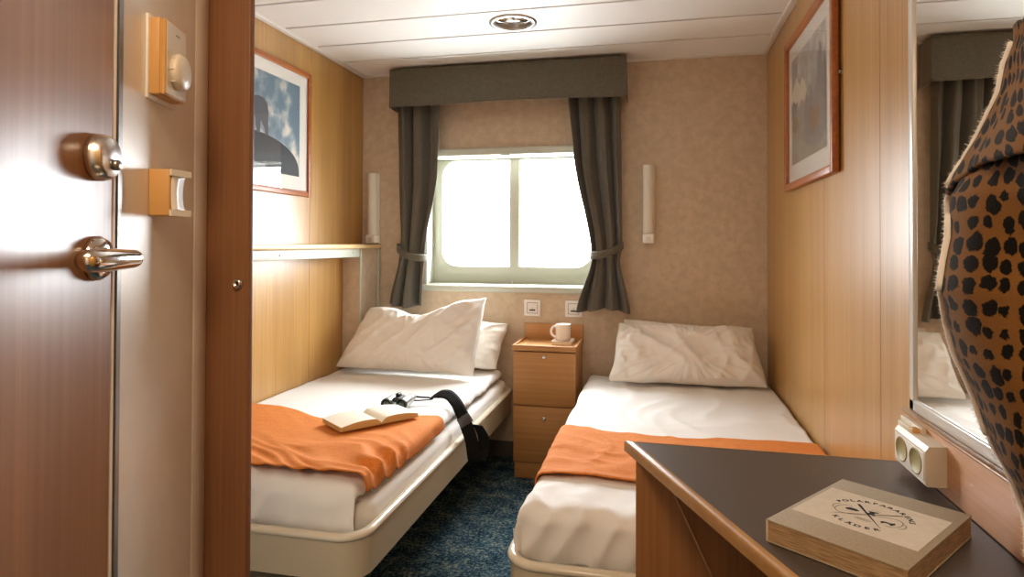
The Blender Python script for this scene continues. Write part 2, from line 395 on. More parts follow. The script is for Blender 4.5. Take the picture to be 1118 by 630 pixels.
# window: lined recess, rounded inner frame, centre mullion, pane, proud lip and sill
b = B(); t = .012
b.box(WX0, WX0+t, YB-.004, YB+.15, WZ0, WZ1); b.box(WX1-t, WX1, YB-.004, YB+.15, WZ0, WZ1)
b.box(WX0, WX1, YB-.004, YB+.15, WZ1-t, WZ1); b.box(WX0, WX1, YB-.004, YB+.15, WZ0, WZ0+t)
win = struct(b.build('window_1', M['white_paint'], base=(-.83, YB, WZ0)))
def rrect(x0, x1, z0, z1, r, y, n=8):
    o = []
    for cx, cz, a0 in ((x1-r, z1-r, 0), (x0+r, z1-r, 90), (x0+r, z0+r, 180), (x1-r, z0+r, 270)):
        for k in range(n+1):
            a = radians(a0+90*k/n); o.append(Vector((cx+r*cos(a), y, cz+r*sin(a))))
    return o
def frame_ring(bb, outer, inner, y0, y1):
    n = len(outer); f = lambda L, y: [Vector((p.x, y, p.z)) for p in L]
    loops = [f(outer, y1), f(outer, y0), f(inner, y0), f(inner, y1)]
    bb.grid([[loops[k][i] for k in range(4)] for i in range(n)], closed_u=True, smooth=False)
GX0, GX1, GZ0, GZ1 = -1.29, -.372, 1.10, 1.742
b = B()
frame_ring(b, rrect(WX0+t, WX1-t, WZ0+t, WZ1-t, .004, 0), rrect(GX0-.01, GX1+.01, GZ0-.01, GZ1+.006, .10, 0), YB+.115, YB+.15)
frame_ring(b, rrect(GX0-.04, GX1+.04, GZ0-.045, GZ1+.008, .13, 0), rrect(GX0, GX1, GZ0, GZ1, .095, 0), YB+.10, YB+.14)
b.build('window_frame', M['white_paint'], win, auto=30)
b = B(); b.box(-.868, -.804, YB+.104, YB+.135, GZ0-.01, GZ1+.005, bev=.006)
for k in range(6): b.lathe([(.004, 0), (.003, .003), (0, .0035)], rot_m((-.836, YB+.104, GZ0+.06+k*.105), (0, -1, 0)), 8)
b.build('mullion', M['white_paint'], win)
b = B(); b.box(GX0-.005, GX1+.005, YB+.128, YB+.133, GZ0-.005, GZ1+.005); b.build('pane', M['glass'], win)
b = B(); b.box(WX0-.02, WX1+.02, YB-.03, YB+.002, 1.757, 1.80, bev=.006); b.box(-.89, -.83, YB-.033, YB-.026, 1.752, 1.768, bev=.003)
b.build('header_strip', M['white_paint'], win)
b = B(); b.box(WX0-.012, WX1+.012, YB-.028, YB+.02, .954, .992, bev=.008); b.box(WX0+t, WX1-t, YB+.02, YB+.112, .985, .998, bev=.004)
b.lathe([(.006, 0), (.006, .012), (.004, .014), (0, .014)], rot_m((-.84, YB+.06, .998), (0, 0, 1)), 10)
b.build('sill', M['white_paint'], win)

# ------------------------------------------------------------------ entrance side (the wall turns 15 degrees here)
AZ = radians(18); U = Vector((-sin(AZ), cos(AZ), 0)); N = Vector((cos(AZ), sin(AZ), 0)); PW = .41
ENT = Matrix(((N.x, U.x, 0, 0), (N.y, U.y, 0, 0), (0, 0, 1, 0), (0, 0, 0, 1)))     # local x = normal into room, y = along wall
def eb(bb, n0, n1, s0, s1, z0, z1, bev=0, seg=2): return bb.box(n0, n1, s0, s1, z0, z1, bev, seg, ENT)
b = B(); eb(b, -PW-.05, -PW, .8155, 1.0305, 0, ZC); eb(b, -PW-.05, -PW, 1.0335, 1.087, 0, ZC, .003)
b.mi = 1; eb(b, -PW-.04, -PW-.004, 1.028, 1.036, 0, ZC)
struct(b.build('wall_entrance', [M['cream_panel'], M['seam']]))
b = B(); eb(b, -PW-.05, -PW+.001, .8065, .815, 0, ZC); b.mi = 1; eb(b, -PW-.05, -PW-.004, .794, .8068, 0, ZC)
struct(b.build('trim_4', [M['steel'], plain('door_gasket', '6A4A30', .6)]))
b = B(); eb(b, -PW-.05, -PW-.0005, .7985, .8050, 0, ZC, .0015); struct(b.build('trim_5', M['white_plastic']))
b = B(); eb(b, -PW-.045, -PW, -.05, .7955, .01, ZC, .002)
door = struct(b.build('door_1', M['door_wood'], base=tuple(ENT @ Vector((-PW, .3, 0)))))
# deadbolt thumb turn
b = B(); q = ENT @ Vector((-PW, .7605, 1.3366))
b.lathe([(.027, 0), (.027, .006), (.0235, .016), (.021, .018), (0, .018)], rot_m(q, N), 32)
db = b.build('deadbolt', plain('satin_chrome', 'E4E1DC', .26, 1), door)
b = B(); b.lathe([(.0065, 0), (.0065, .004), (.005, .006), (0, .006)], rot_m(q+N*.018+Vector((0, 0, -.008))+U*.004, N), 14); b.build('thumb_turn', M['steel'], db)
# lever handle
b = B(); q = ENT @ Vector((-PW, .7605, 1.2215))
b.lathe([(.0255, 0), (.0255, .004), (.022, .010), (.012, .011), (0, .011)], rot_m(q, N), 32)
dh = b.build('door_handle', M['chrome'], door)
pts = []
for k in range(14):
    a = radians(90*k/13); pts.append(q+N*(.012+.018+.018*sin(a)*1.0)-U*(.018*(1-cos(a))))
pts = [q+N*.008]+pts+[q+N*.0485-U*(.03+.010*k) for k in range(1, 9)]
b = B(); b.tube(pts, [.0105]*15+[.0112, .0118, .0122, .0125, .0125, .0122, .0115, .009], 18); b.build('lever', M['chrome'], dh)
# thermostat
b = B(); s0, s1 = .875, .941; z0, z1 = 1.437, 1.540
th = thing('thermostat', 'cream wall thermostat with round dial on pale entrance panel', 'thermostat', tuple(ENT @ Vector((-PW, .908, 1.48))))
eb(b, -PW, -PW+.004, s0-.004, s1+.012, z0-.006, z1+.004, .0015); b.build('back_plate', M['white_plastic'], th)
b = B(); eb(b, -PW+.003, -PW+.017, s0, s1, z0, z1, .002); eb(b, -PW+.018, -PW+.024, s0, s1, z0, z1, .003); eb(b, -PW+.016, -PW+.019, s0+.002, s1-.002, z0+.002, z1-.002); b.build('housing', M['warm_lit_plastic'], th)
b = B(); eb(b, -PW+.0238, -PW+.0246, s0+.004, s1-.003, z0+.003, z1-.003); b.build('face_plate', M['cream_plastic'], th)
b = B(); q = ENT @ Vector((-PW+.0244, .910, 1.474))
b.lathe([(.0245, 0), (.0245, .007), (.022, .0105), (.008, .011), (0, .011)], rot_m(q, N), 32)
for k in range(9):
    a = radians(20+40*k); p = q+U*cos(a)*.0245+Vector((0, 0, 1))*sin(a)*.0245+N*.003; b.tube([p-N*.003, p+N*.003], .0012, 6)
b.build('dial', M['cream_plastic'], th)
b = B(); eb(b, -PW+.0244, -PW+.0249, .905, .917, 1.524, 1.526); b.build('badge', plain('green_badge', '7C8C6C', .5), th)
# small clip holder below the thermostat
ch = thing('wall_holder', 'small plastic clip holder with open front below the thermostat', 'holder', tuple(ENT @ Vector((-PW, .90, 1.30))))
s0, s1, z0, z1 = .8836, .922, 1.2755, 1.3385
b = B(); eb(b, -PW, -PW+.027, s0, s1, z0, z1, .002); b.build('body', M['warm_lit_plastic'], ch)
for za, zb in ((z0, z0+.0085), (z1-.0085, z1)):
    b = B(); pts = [ENT @ Vector(p) for p in ((-PW+.027, s0, za), (-PW+.027, s1, za), (-PW+.040, s1, za), (-PW+.030, s0, za))]
    b.prism(pts, (0, 0, zb-za)); b.build('lip', M['cream_plastic'], ch)
b = B(); P = []
for i in range(11):
    v = i/10; z = z0+.0075+v*(z1-z0-.015); dd = .0012+.003*(2*v-1)**2
    P.append([ENT @ Vector((-PW+.027+dd*0.4, s0+.004, z)), ENT @ Vector((-PW+.027+dd, s1-.001, z))])
b.grid(P); o = b.build('curved_insert', M['white_plastic'], ch); solid(o, .0008)

# wardrobe / partition beside the bed
b = B(); b.box(-1.775, -.735, .93, .96, 0, ZC); struct(b.build('wall_partition', M['cream_panel']))
wd = thing('wardrobe_panel', 'tall brown veneer wardrobe panel with a small chrome lock', 'wardrobe', (-.69, .91, 0))
b = B(); b.box(-.735, -.6485, .907, .920, 0, ZC, bev=.0015); b.build('panel', M['pillar_wood'], wd)
b = B(); q = Vector((-.6655, .907, 1.173))
b.lathe([(.0085, 0), (.0085, .004), (.0065, .0075), (.0045, .008), (.0045, .0055), (0, .0055)], rot_m(q, (0, -1, 0)), 24); lk = b.build('lock', M['chrome'], wd)
b = B(); b.box(q.x-.0008, q.x+.0008, q.y-.0068, q.y-.005, q.z-.0035, q.z+.0035); b.build('keyhole', M['black'], lk)

# ------------------------------------------------------------------ beds
def rpath(corners, n=7):
    """corners: (x, y, radius); returns rounded polyline"""
    out = []
    for i, (x, y, r) in enumerate(corners):
        p = Vector((x, y))
        if r == 0 or i in (0, len(corners)-1): out.append(p); continue
        a = (Vector(corners[i-1][:2])-p).normalized(); c = (Vector(corners[i+1][:2])-p).normalized()
        A = p+a*r; C = p+c*r; ctr = p+a*r+c*r
        for k in range(n+1):
            t_ = k/n*pi/2; out.append(ctr-c*r*cos(t_)-a*r*sin(t_))
    return out
def offset_path(path, dd):
    o = []
    for i, p in enumerate(path):
        a = path[max(i-1, 0)]; c = path[min(i+1, len(path)-1)]; t_ = (c-a).normalized(); o.append(p+Vector((-t_.y, t_.x))*dd)
    return o
def make_bed(name, label, x_wall, x_aisle, y0):
    sg = 1 if x_aisle > x_wall else -1
    bed = thing(name, label, 'bed', ((x_wall+x_aisle)/2, (y0+YB)/2, 0), 'single berths')
    path = rpath([(x_wall, y0, 0), (x_aisle, y0, .085), (x_aisle, 3.585, .06), (x_wall, 3.585, 0)])
    inn = offset_path(path, .018*sg)
    bb = B(); P = []
    for p, q in zip(path, inn): P.append([(p.x, p.y, .277), (p.x, p.y, .395), (q.x, q.y, .395), (q.x, q.y, .277), (p.x, p.y, .277)])
    bb.grid(P); bb.build('frame', M['bed_metal'], bed, auto=40, weld=.0001)
    mid = offset_path(path, .007*sg)
    bb = B(); bb.tube([(p.x, p.y, .398) for p in mid], .0165, 12, ry=.012); bb.build('rail', M['bed_rail'], bed)
    lo, hi = min(x_wall, x_aisle), max(x_wall, x_aisle)
    bb = B(); bb.box(lo+.03, hi-.03, y0+.10, 3.555, .285, .305); bb.build('base_board', M['bed_metal'], bed)
    bb = B(); pl_x = (x_wall, x_wall+sg*.45); bb.box(min(pl_x), max(pl_x), y0+.12, 3.58, 0, .285, bev=.004); bb.build('plinth', M['bed_metal'], bed)
    return bed
bedL = make_bed('berth', 'beige metal framed single bed along the left wall under the shelf', XL+.003, -.815, 1.65)
bedR = make_bed('berth', 'beige metal framed single bed along the right wall behind the desk', XR-.003, -.39, 1.622)

def mattress(bed, x0, x1, y0, y1, z0, z1):
    bb = B(); path = []
    r = .07; n = 7
    for cx, cy, a0 in ((x1-r, y1-r, 0), (x0+r, y1-r, 90), (x0+r, y0+r, 180), (x1-r, y0+r, 270)):
        for k in range(n+1):
            a = radians(a0+90*k/n); path.append((cx, cy, cos(a), sin(a)))
    rows = []
    e = .03
    prof = [(-.2, 0), (-e, 0), (-.008, e*.3), (0, e), (0, (z1-z0)*.5), (0, z1-z0-e), (-.008, z1-z0-e*.3), (-e, z1-z0), (-.2, z1-z0)]
    for cx, cy, c, s_ in path: rows.append([(cx+(r+o)*c if r+o > 0 else cx, cy+(r+o)*s_ if r+o > 0 else cy, z0+h) for o, h in prof])
    V = bb.grid(rows, closed_u=True)
    bb.bm.faces.new([V[i][0] for i in range(len(V))][::-1]); bb.bm.faces.new([V[i][-1] for i in range(len(V))])
    return bb.build('mattress', M['sheet'], bed, weld=.0005)
mattress(bedL, -1.765, -.838, 1.745, 3.565, .306, .458)
mattress(bedR, -.366, .566, 1.76, 3.565, .306, .458)

def cloth(xw, xa, yh, yf, zt, zend_foot, drop_side, rad, wr, nx=110, ny=170, head_curl=0, foot_bulge=0, zside=None):
    """a cover lying from the wall edge xw to the aisle edge xa, head yh to foot yf; rounded down at the aisle side and the foot"""
    sg = 1 if xa > xw else -1
    W_ = abs(xa-xw); Ls = W_-rad+rad*pi/2+max(0, drop_side-rad); Lf = (yh-yf)-rad+rad*pi/2+max(0, (zt-zend_foot)-rad)
    if zend_foot >= zt: Lf = yh-yf
    P = []
    def ro(t_, flat, rr):
        if t_ <= flat: return t_, 0.
        a = (t_-flat)/rr
        if a < pi/2: return flat+rr*sin(a), rr*(1-cos(a))
        return flat+rr, rr+(t_-flat-rr*pi/2)
    for i in range(nx+1):
        row = []
        for j in range(ny+1):
            s_ = Ls*i/nx; t_ = Lf*j/ny
            u, d1 = ro(s_, W_-rad, rad) if drop_side > 0 else (s_, 0)
            v, d2 = ro(t_, (yh-yf)-rad, rad) if zend_foot < zt else (t_, 0)
            dz = (d1**3+d2**3)**(1/3)
            x = xw+sg*u; y = yh-v
            k = min(1, d2/.03) if d2 > 0 else 0
            y -= foot_bulge*k*(.6+.4*sin(min(d2, .14)*20))*max(0, 1-d1/.05)
            p = Vector((x, y, zt-dz))
            p += wr(x, y, s_, t_, d1, d2, i/nx, j/ny)
            row.append(p)
        P.append(row)
    return P
def ridge(v): return 1-abs(v)*2
# left duvet
def sharp(v, k=3): return max(0, 1-sqrt(v*v*2.2+.012))**k
def wrL(x, y, s_, t_, d1, d2, u, v):
    o = Vector((0, 0, .0035*nz(x*5, y*4, 1)+.0018*nz(x*13, y*9, 4)+.009*sharp(nz(x*3+y*2, y*5-x*2, 17))*max(0, .3+.9*nz(x*3, y*3, 5))))
    e = max(0, (u-.86)/.14)
    if d2 > 0:
        k = min(1, d2/.05); o += Vector((0, -1, .3))*(.020*sharp(nz(x*9+d2*5, d2*4, 7), 2)+.004*nz(x*26, t_*5, 2)-.004)*k
    f = max(0, 1-abs(y-1.78)/.16)
    o += Vector((0, 0, 1))*f*.014*sharp(nz(x*12+y*5, y*4, 33), 2)
    o += Vector((1, 0, 0))*e*(.012*nz(y*4, 3, 2)+.006*nz(y*13, 9, 1))
    o += Vector((0, 0, 1))*e*(.006*nz(y*9, u*4, 8)+.013*sharp(nz(y*11, u*3, 28), 2))
    return o
b = B(); b.grid(cloth(-1.768, -.862, 3.50, 1.715, .512, .36, .038, .034, wrL, foot_bulge=.008))
o = b.build('duvet', M['duvet'], None, (-1.3, 2.6, .46)); solid(o, .030, -1)
tag(o, 'white folded duvet covering the left bed under the open book', 'duvet', 'white duvets')
# right duvet
def wrR(x, y, s_, t_, d1, d2, u, v):
    o = Vector((0, 0, .003*nz(x*6, y*3, 11)+.011*sharp(nz(x*7+1.5*nz(y*2, x, 3), y*1.8, 14))+.009*sharp(nz(x*5, y*11, 41))*max(0, nz(x*2, y*3, 6)+.3)))
    f = max(0, 1-abs(y-1.77)/.14)
    o += Vector((0, 0, 1))*f*.016*sharp(nz(x*11+(y-1.7)*6, y*3, 5), 2)
    if d2 > 0:
        k = min(1, d2/.03); fall = math.exp(-d2/.07)
        o += Vector((0, -1, .2))*(k*(.030*sharp(nz(x*11+d2*6, d2*2.0, 5), 2)*(.25+fall)+.004*nz(x*21, d2*8, 3)))
    if d1 > 0: o += Vector((-1, 0, 0))*(.005*nz(y*6, d1*6, 9)-.03*max(0, d1-.05))
    return o
b = B(); b.grid(cloth(.562, -.372, 3.53, 1.715, .507, .36, .135, .034, wrR, foot_bulge=.012))
o = b.build('duvet', M['duvet'], None, (.1, 2.6, .46)); solid(o, .012, -1)
tag(o, 'white duvet tucked over the foot of the right bed beside the desk', 'duvet', 'white duvets')

# throws
def wrOL(x, y, s_, t_, d1, d2, u, v):
    e = max(0, (u-.45)/.55); a = (x*.55+y*1.0)
    o = Vector((0, 0, .002*nz(x*7, y*5, 21)))
    o += Vector((.25, 0, 1))*((.30+e**1.1)*.028*(1-.85*min(1, max(0, (y-2.02)/.12)))*sharp(nz(a*11+nz(x*4, y*4, 2)*.8, (x-y)*2.2, 6), 1.6))*(1 if d1 < .02 else .7)
    o += Vector((1, 0, 0))*(.006 if d1 > .015 else 0)*nz(y*13, 2, 2)
    o.y += (.09*(1-u)**1.5 if v > .5 else 0)*0
    return o
P = cloth(-1.766, -.850, 2.45, 1.79, .530, 9, .052, .030, wrOL, 120, 80)
for i, row in enumerate(P):
    u = i/120
    yb = 2.455-.13*math.exp(-((u-.52)/.24)**2)-.0*u+.012*sin(u*9); yf = 1.785+.03*sin(u*5+.4)-.02*math.exp(-((u-.95)/.1)**2)
    for j, p in enumerate(row): p.y = yb+(yf-yb)*j/80
b = B(); b.grid(P); o = b.build('bed_throw', M['orange'], None, (-1.3, 2.1, .51)); solid(o, .004, 1)
tag(o, 'orange woven throw with rumpled edge lying across the left bed', 'throw', 'orange bed throws')
def wrOR(x, y, s_, t_, d1, d2, u, v):
    o = wrR(x, y, s_, t_, 0, 0, u, v)*1.0; o += Vector((0, 0, .003*nz(x*5, y*8, 31)+.0015*nz(x*16, y*16, 3)))
    if d1 > 0: o += Vector((-1, 0, 0))*(.004+.004*nz(y*8, d1*8, 19))
    return o
P = cloth(.560, -.366, 2.45, 1.94, .520, 9, .09, .030, wrOR, 120, 70)
for i, row in enumerate(P):
    u = i/120
    yb = 2.46-.03*sin(u*3.3)+.10*max(0, .30-u)/.3*(1 if u < .3 else 0)*0+.02*sin(u*8); yf = 1.945+.015*sin(u*6)+.02*u
    for j, p in enumerate(row): p.y = yb+(yf-yb)*j/70
b = B(); b.grid(P); o = b.build('bed_throw', M['orange'], None, (.1, 2.2, .51)); solid(o, .004, 1)
tag(o, 'flat orange woven throw lying across the right bed behind the desk', 'throw', 'orange bed throws')

# pillows: four corners of the case, puffed
def pillow(label, BL, BR, TR, TL, th, seed, dip=0, dip_u=.55, dip_w=.22, wr=1.0, group='white pillows'):
    BL, BR, TR, TL = map(Vector, (BL, BR, TR, TL)); nx_, ny_ = 128, 84
    nrm = ((BR-BL).cross(TL-BL)).normalized(); W_ = (BR-BL).length; H_ = (TL-BL).length
    up = (TL-BL+TR-BR).normalized(); rt = (BR-BL).normalized(); bb = B(); rows = []
    def fold(x, y, ang, fx, fy, sd, k):
        c_, s_ = cos(ang), sin(ang); return sharp(noise.noise(Vector(((x*c_+y*s_)*fx, (-x*s_+y*c_)*fy, sd))), k)
    def surf(u, v, sgn):
        uu, vv = 2*u-1, 2*v-1
        cr = 1-.02*(abs(uu)**6*abs(vv)**6)
        pu = .030*(1-uu*uu); pv = .035*(1-vv*vv)
        ux = uu*(1-pv)*cr*.5+.5; vx = vv*(1-pu*1.2)*cr*.5+.5
        p = (BL*(1-ux)+BR*ux)*(1-vx)+(TL*(1-ux)+TR*ux)*vx
        p = p+rt*.006*nz(v*5, seed, 1)*abs(uu)**4+up*.006*nz(u*7, seed, 2)*abs(vv)**4
        prof = max(0, (1-abs(uu)**2.6))**.55*max(0, (1-abs(vv)**2.4))**.55
        p = p-up*(dip*v*v*math.exp(-((u-dip_u)/dip_w)**2))
        x, y = u*W_, v*H_; ctr = atan2(y-H_*.45, x-W_*.5)
        edge = max(abs(uu), abs(vv))
        w1 = noise.noise(Vector((x*6+y*2, y*5-x*2, seed)))*.012
        w2 = fold(x, y, 1.0, 8, 2.2, seed+5, 3)*.024+fold(x, y, -.75, 9, 2.4, seed+6, 3)*.019+fold(x, y, .35, 15, 4, seed+7, 3)*.012*edge
        w3 = sharp(noise.noise(Vector((ctr*5.5, edge*1.2, seed+9))), 2)*.045*max(0, edge-.40)
        w4 = noise.noise(Vector((x*30, y*30, seed+3)))*.0025
        return p+nrm*sgn*(th*prof+(w1+w2+w3+w4-.008)*wr*min(1, prof*2.2)*(1 if sgn > 0 else .5))
    for i in range(nx_+1):
        u = i/nx_; fr = [surf(u, j/ny_, 1) for j in range(ny_+1)]; bk = [surf(u, j/ny_, -1) for j in range(ny_-1, 0, -1)]
        rows.append(fr+bk+[fr[0]])
    bb.grid(rows); o = bb.build('pillow', M['pillow'], None, tuple((BL+BR)/2), weld=.0004)
    return tag(o, label, 'pillow', group)
pillow('large white pillow with sagging top edge, front of two on left bed', (-1.76, 3.235, .545), (-.935, 3.20, .54), (-.895, 3.315, .950), (-1.61, 3.365, .872), .072, 3.1, dip=.075, dip_u=.50, dip_w=.22, wr=.8)
pillow('white pillow half hidden behind the big pillow on left bed', (-1.50, 3.40, .545), (-.865, 3.40, .54), (-.820, 3.525, .785), (-1.45, 3.53, .78), .052, 8.4)
pillow('white wrinkled pillow leaning at the head of the right bed, in front', (-.245, 3.27, .535), (.545, 3.33, .53), (.480, 3.455, .815), (-.205, 3.44, .82), .075, 5.7, dip=.012, dip_u=.5, dip_w=.3)
pillow('flat white pillow tucked behind the wrinkled one on the right bed', (-.19, 3.50, .545), (.47, 3.50, .545), (.445, 3.565, .795), (-.185, 3.565, .825), .024, 9.9, wr=.5)

# ------------------------------------------------------------------ nightstand
ns = thing('nightstand', 'orange-brown veneer bedside cabinet with two drawers between the beds', 'nightstand', (-.579, 3.43, 0))
X0, X1, Y0 = -.742, -.412, 3.275
b = B(); b.box(X0, X0+.016, Y0+.016, YB-.004, .085, .675); b.box(X1-.016, X1, Y0+.016, YB-.004, .085, .675); b.box(X0+.016, X1-.016, YB-.02, YB-.004, .085, .675); b.box(X0+.016, X1-.016, Y0+.016, YB-.02, .085, .10); b.box(X0+.016, X1-.016, Y0+.02, YB-.02, .375, .385)
b.build('body', M['stand_wood_y'], ns)
b = B(); b.box(X0+.004, X1-.004, Y0+.012, YB-.01, 0, .083, bev=.002); b.build('plinth', M['stand_wood'], ns)
for za, zb, zk in ((.388, .668, .644), (.09, .382, .322)):
    b = B(); b.box(X0, X1, Y0, Y0+.016, za, zb, bev=.0015); d = b.build('drawer', M['stand_wood'], ns)
    b = B(); b.lathe([(.0105, 0), (.0105, .003), (.009, .007), (.006, .0085), (.004, .007), (0, .007)], rot_m((-.577, Y0, zk), (0, -1, 0)), 20); b.build('knob', M['chrome'], d)
b = B(); b.box(X0-.006, X1+.006, Y0-.012, YB-.022, .676, .694, bev=.002)
b.box(X0-.006, X1+.006, Y0-.012, Y0+.002, .69, .705, bev=.004); b.box(X0-.006, X0+.008, Y0-.010, YB-.022, .69, .705, bev=.004); b.box(X1-.008, X1+.006, Y0-.010, YB-.022, .69, .705, bev=.004)
b.build('tray_top', M['stand_wood'], ns)
b = B(); b.box(X0-.004, X1+.004, YB-.021, YB-.003, .676, .782, bev=.003); b.build('back_panel', M['stand_wood'], ns)
# booklets and mug on top
b = B(); b.box(-.553, -.445, 3.37, 3.50, .6945, .712, bev=.001); bk = b.build('booklet', M['page'], None, (-.5, 3.43, .694)); tag(bk, 'small pale booklet under the white mug on the bedside cabinet', 'book')
b = B(); b.box(-.554, -.444, 3.368, 3.502, .712, .7145, bev=.0005); b.build('cover', plain('pinkish_cover', 'CDB6A4', .6), bk)
mug = thing('mug', 'white ceramic mug standing on a booklet on bedside cabinet', 'mug', (-.4985, 3.43, .7148))
c = Vector((-.4985, 3.43, .7148))
b = B(); b.lathe([(0, 0), (.036, 0), (.0395, .004), (.041, .012), (.0415, .08), (.0415, .0865), (.0395, .088), (.038, .0865), (.0375, .012), (.03, .006), (0, .006)], Matrix.Translation(c), 36, cap=False); b.build('body', M['ceramic'], mug, weld=.0002)
b = B(); b.tube([c+Vector((-.040-.028*sin(t_*pi/12), 0, .045+.029*cos(t_*pi/12))) for t_ in range(13)], .0052, 10, ry=.0065); b.build('handle', M['ceramic'], mug)

# ------------------------------------------------------------------ curtains and pelmet
pm = thing('pelmet', 'long grey fabric pelmet box across the top of the window', 'pelmet', (-.84, 3.5, 2.03))
b = B(); P = []
path = [(-1.525, 3.585), (-1.522, 3.51)]+[(-1.52+k*(1.355)/60, 3.43) for k in range(61)]+[(-.168, 3.51), (-.170, 3.585)]
for i, (x, y) in enumerate(path):
    row = []
    for j in range(13):
        v = j/12; zb = 2.03+.004*nz(x*3, 2, 1)+(.010*math.exp(-((x+.83)/.4)**2)); z = 2.252+(zb-2.252)*v
        yy = y+.005*nz(x*4, z*6, 3)*v-(.006*v if y < 3.5 else 0); row.append((x-(.012*v if i < 2 else 0)*.6+(.006*v if i > 62 else 0), yy, z))
    P.append(row)
b.grid(P); o = b.build('fabric', M['pelmet'], pm, auto=50); solid(o, .005, 1)
b = B(); b.box(-1.515, -.173, 3.445, 3.595, 2.238, 2.251); b.build('top_board', M['edge_wood'], pm)

def interp(tab, z):
    for (za, a), (zb_, c) in zip(tab, tab[1:]):
        if za >= z >= zb_:
            t_ = (za-z)/(za-zb_) if za != zb_ else 0; t_ = t_*t_*(3-2*t_)*.6+t_*.4; return a+(c-a)*t_
    return tab[-1][1]
def curtain(label, left, right, ztop, ztie, zbot, seed, npl, tie_slope, yc=3.52):
    cu = thing('curtain', label, 'curtain', ((left[0][1]+right[0][1])/2, yc, zbot), 'window curtains')
    b = B(); P = []; nu, nv = 150, 90
    for j in range(nv+1):
        z = ztop+(zbot-ztop)*j/nv; row = []
        xl, xr = interp(left, z), interp(right, z)
        squeeze = math.exp(-((z-ztie)/.10)**2)
        amp = .034*(1-.5*squeeze)*(1+.25*(z < ztie-.05))
        for i in range(nu+1):
            u = i/nu; ph = u*npl*2*pi+seed+2.2*nz(u*2.2, z*.7, seed)+.8*nz(z*.9, seed, 1)
            y = yc+amp*(sin(ph)+.35*sin(2.3*ph+1)*.6)+.008*nz(u*6, z*5, seed)
            y += -.020*(1-(2*u-1)**2)*squeeze
            x = xl+(xr-xl)*u+.006*cos(ph)*(1-abs(2*u-1))
            zz = z+(.010*sin(u*7+seed) if j == nv else 0)
            row.append((x, y, zz))
        P.append(row)
    b.grid(P); o = b.build('drape', M['curtain'], cu); solid(o, .003, 0)
    b = B(); P = []; xl, xr = interp(left, ztie)-.008, interp(right, ztie)+.008
    n = 48
    for i in range(n):
        a = 2*pi*i/n; x = (xl+xr)/2+(xr-xl)/2*cos(a); y = yc-.004+.062*sin(a)*1.0
        zc = ztie+tie_slope*(x-(xl+xr)/2)-(.018*(1-cos(a)**2) if sin(a) < 0 else 0)
        P.append([(x, y-.003*(1-((k-2)/2)**2)*(1 if sin(a) < 0 else 0), zc-.021+.042*k/4) for k in range(5)])
    b.grid(P, closed_u=True); o = b.build('tieback', M['pelmet'], cu); solid(o, .004, 1)
    return cu
curtain('grey pleated curtain tied back on the left of the window', [(2.10, -1.522), (1.7, -1.512), (1.2, -1.495), (.86, -1.572)], [(2.10, -1.236), (1.65, -1.247), (1.17, -1.332), (.86, -1.338)], 2.10, 1.185, .865, 1.3, 2.7, -.34)
curtain('grey pleated curtain tied back on the right of the window', [(2.10, -.486), (1.75, -.452), (1.19, -.352), (1.15, -.35), (.87, -.432)], [(2.10, -.198), (1.6, -.192), (1.23, -.187), (1.15, -.20), (.87, -.143)], 2.10, 1.205, .870, 4.1, 3.3, .30)

# ------------------------------------------------------------------ wall lamps
def wall_lamp(label, x, zb, zt):
    t_ = thing('wall_lamp', label, 'lamp', (x, YB, zb), 'tubular wall lamps')
    b = B(); b.box(x-.026, x+.036, YB-.016, YB-.001, zb, zt, bev=.004); b.build('back_plate', M['cream_plastic'], t_)
    b = B(); b.lathe([(.0, zb+.055), (.028, zb+.055), (.030, zb+.058), (.030, zt-.006), (.028, zt-.003), (0, zt-.003)], Matrix.Translation((x, YB-.036, 0)), 28, cap=False); b.build('diffuser', M['lamp_white'], t_)
    b = B(); b.box(x-.031, x+.031, YB-.068, YB-.004, zb, zb+.054, bev=.010, seg=3); e = b.build('end_cap', M['white_plastic'], t_)
    b = B(); b.box(x-.012, x+.012, YB-.071, YB-.067, zb+.012, zb+.036, bev=.002); b.build('switch', M['cream_plastic'], e)
wall_lamp('cream tubular wall lamp left of the window at shelf end', -1.692, 1.236, 1.668)
wall_lamp('cream tubular wall lamp on the wall right of the window', -.046, 1.243, 1.678)
# charging outlets
for label, x in (('white square charging outlet on wall above cabinet, left one', -.7025), ('white square charging outlet partly behind the right curtain hem', -.463)):
    z = .868; t_ = thing('charging_outlet', label, 'socket', (x, YB, z), 'charging outlets')
    b = B(); b.box(x-.049, x+.049, YB-.009, YB-.001, z-.047, z+.047, bev=.003); b.build('plate', M['white_plastic'], t_)
    b = B(); frame_ring(b, rrect(x-.031, x+.031, z-.031, z+.031, .002, 0, 2), rrect(x-.029, x+.029, z-.029, z+.029, .002, 0, 2), YB-.0096, YB-.0085); b.build('inset_line', M['dark_gap'], t_)
    b = B(); b.box(x-.017, x+.017, YB-.0105, YB-.0085, z-.017, z-.008); b.box(x-.004, x+.004, YB-.0100, YB-.0085, z-.001, z+.0015); b.build('port', M['dark_gap'], t_)

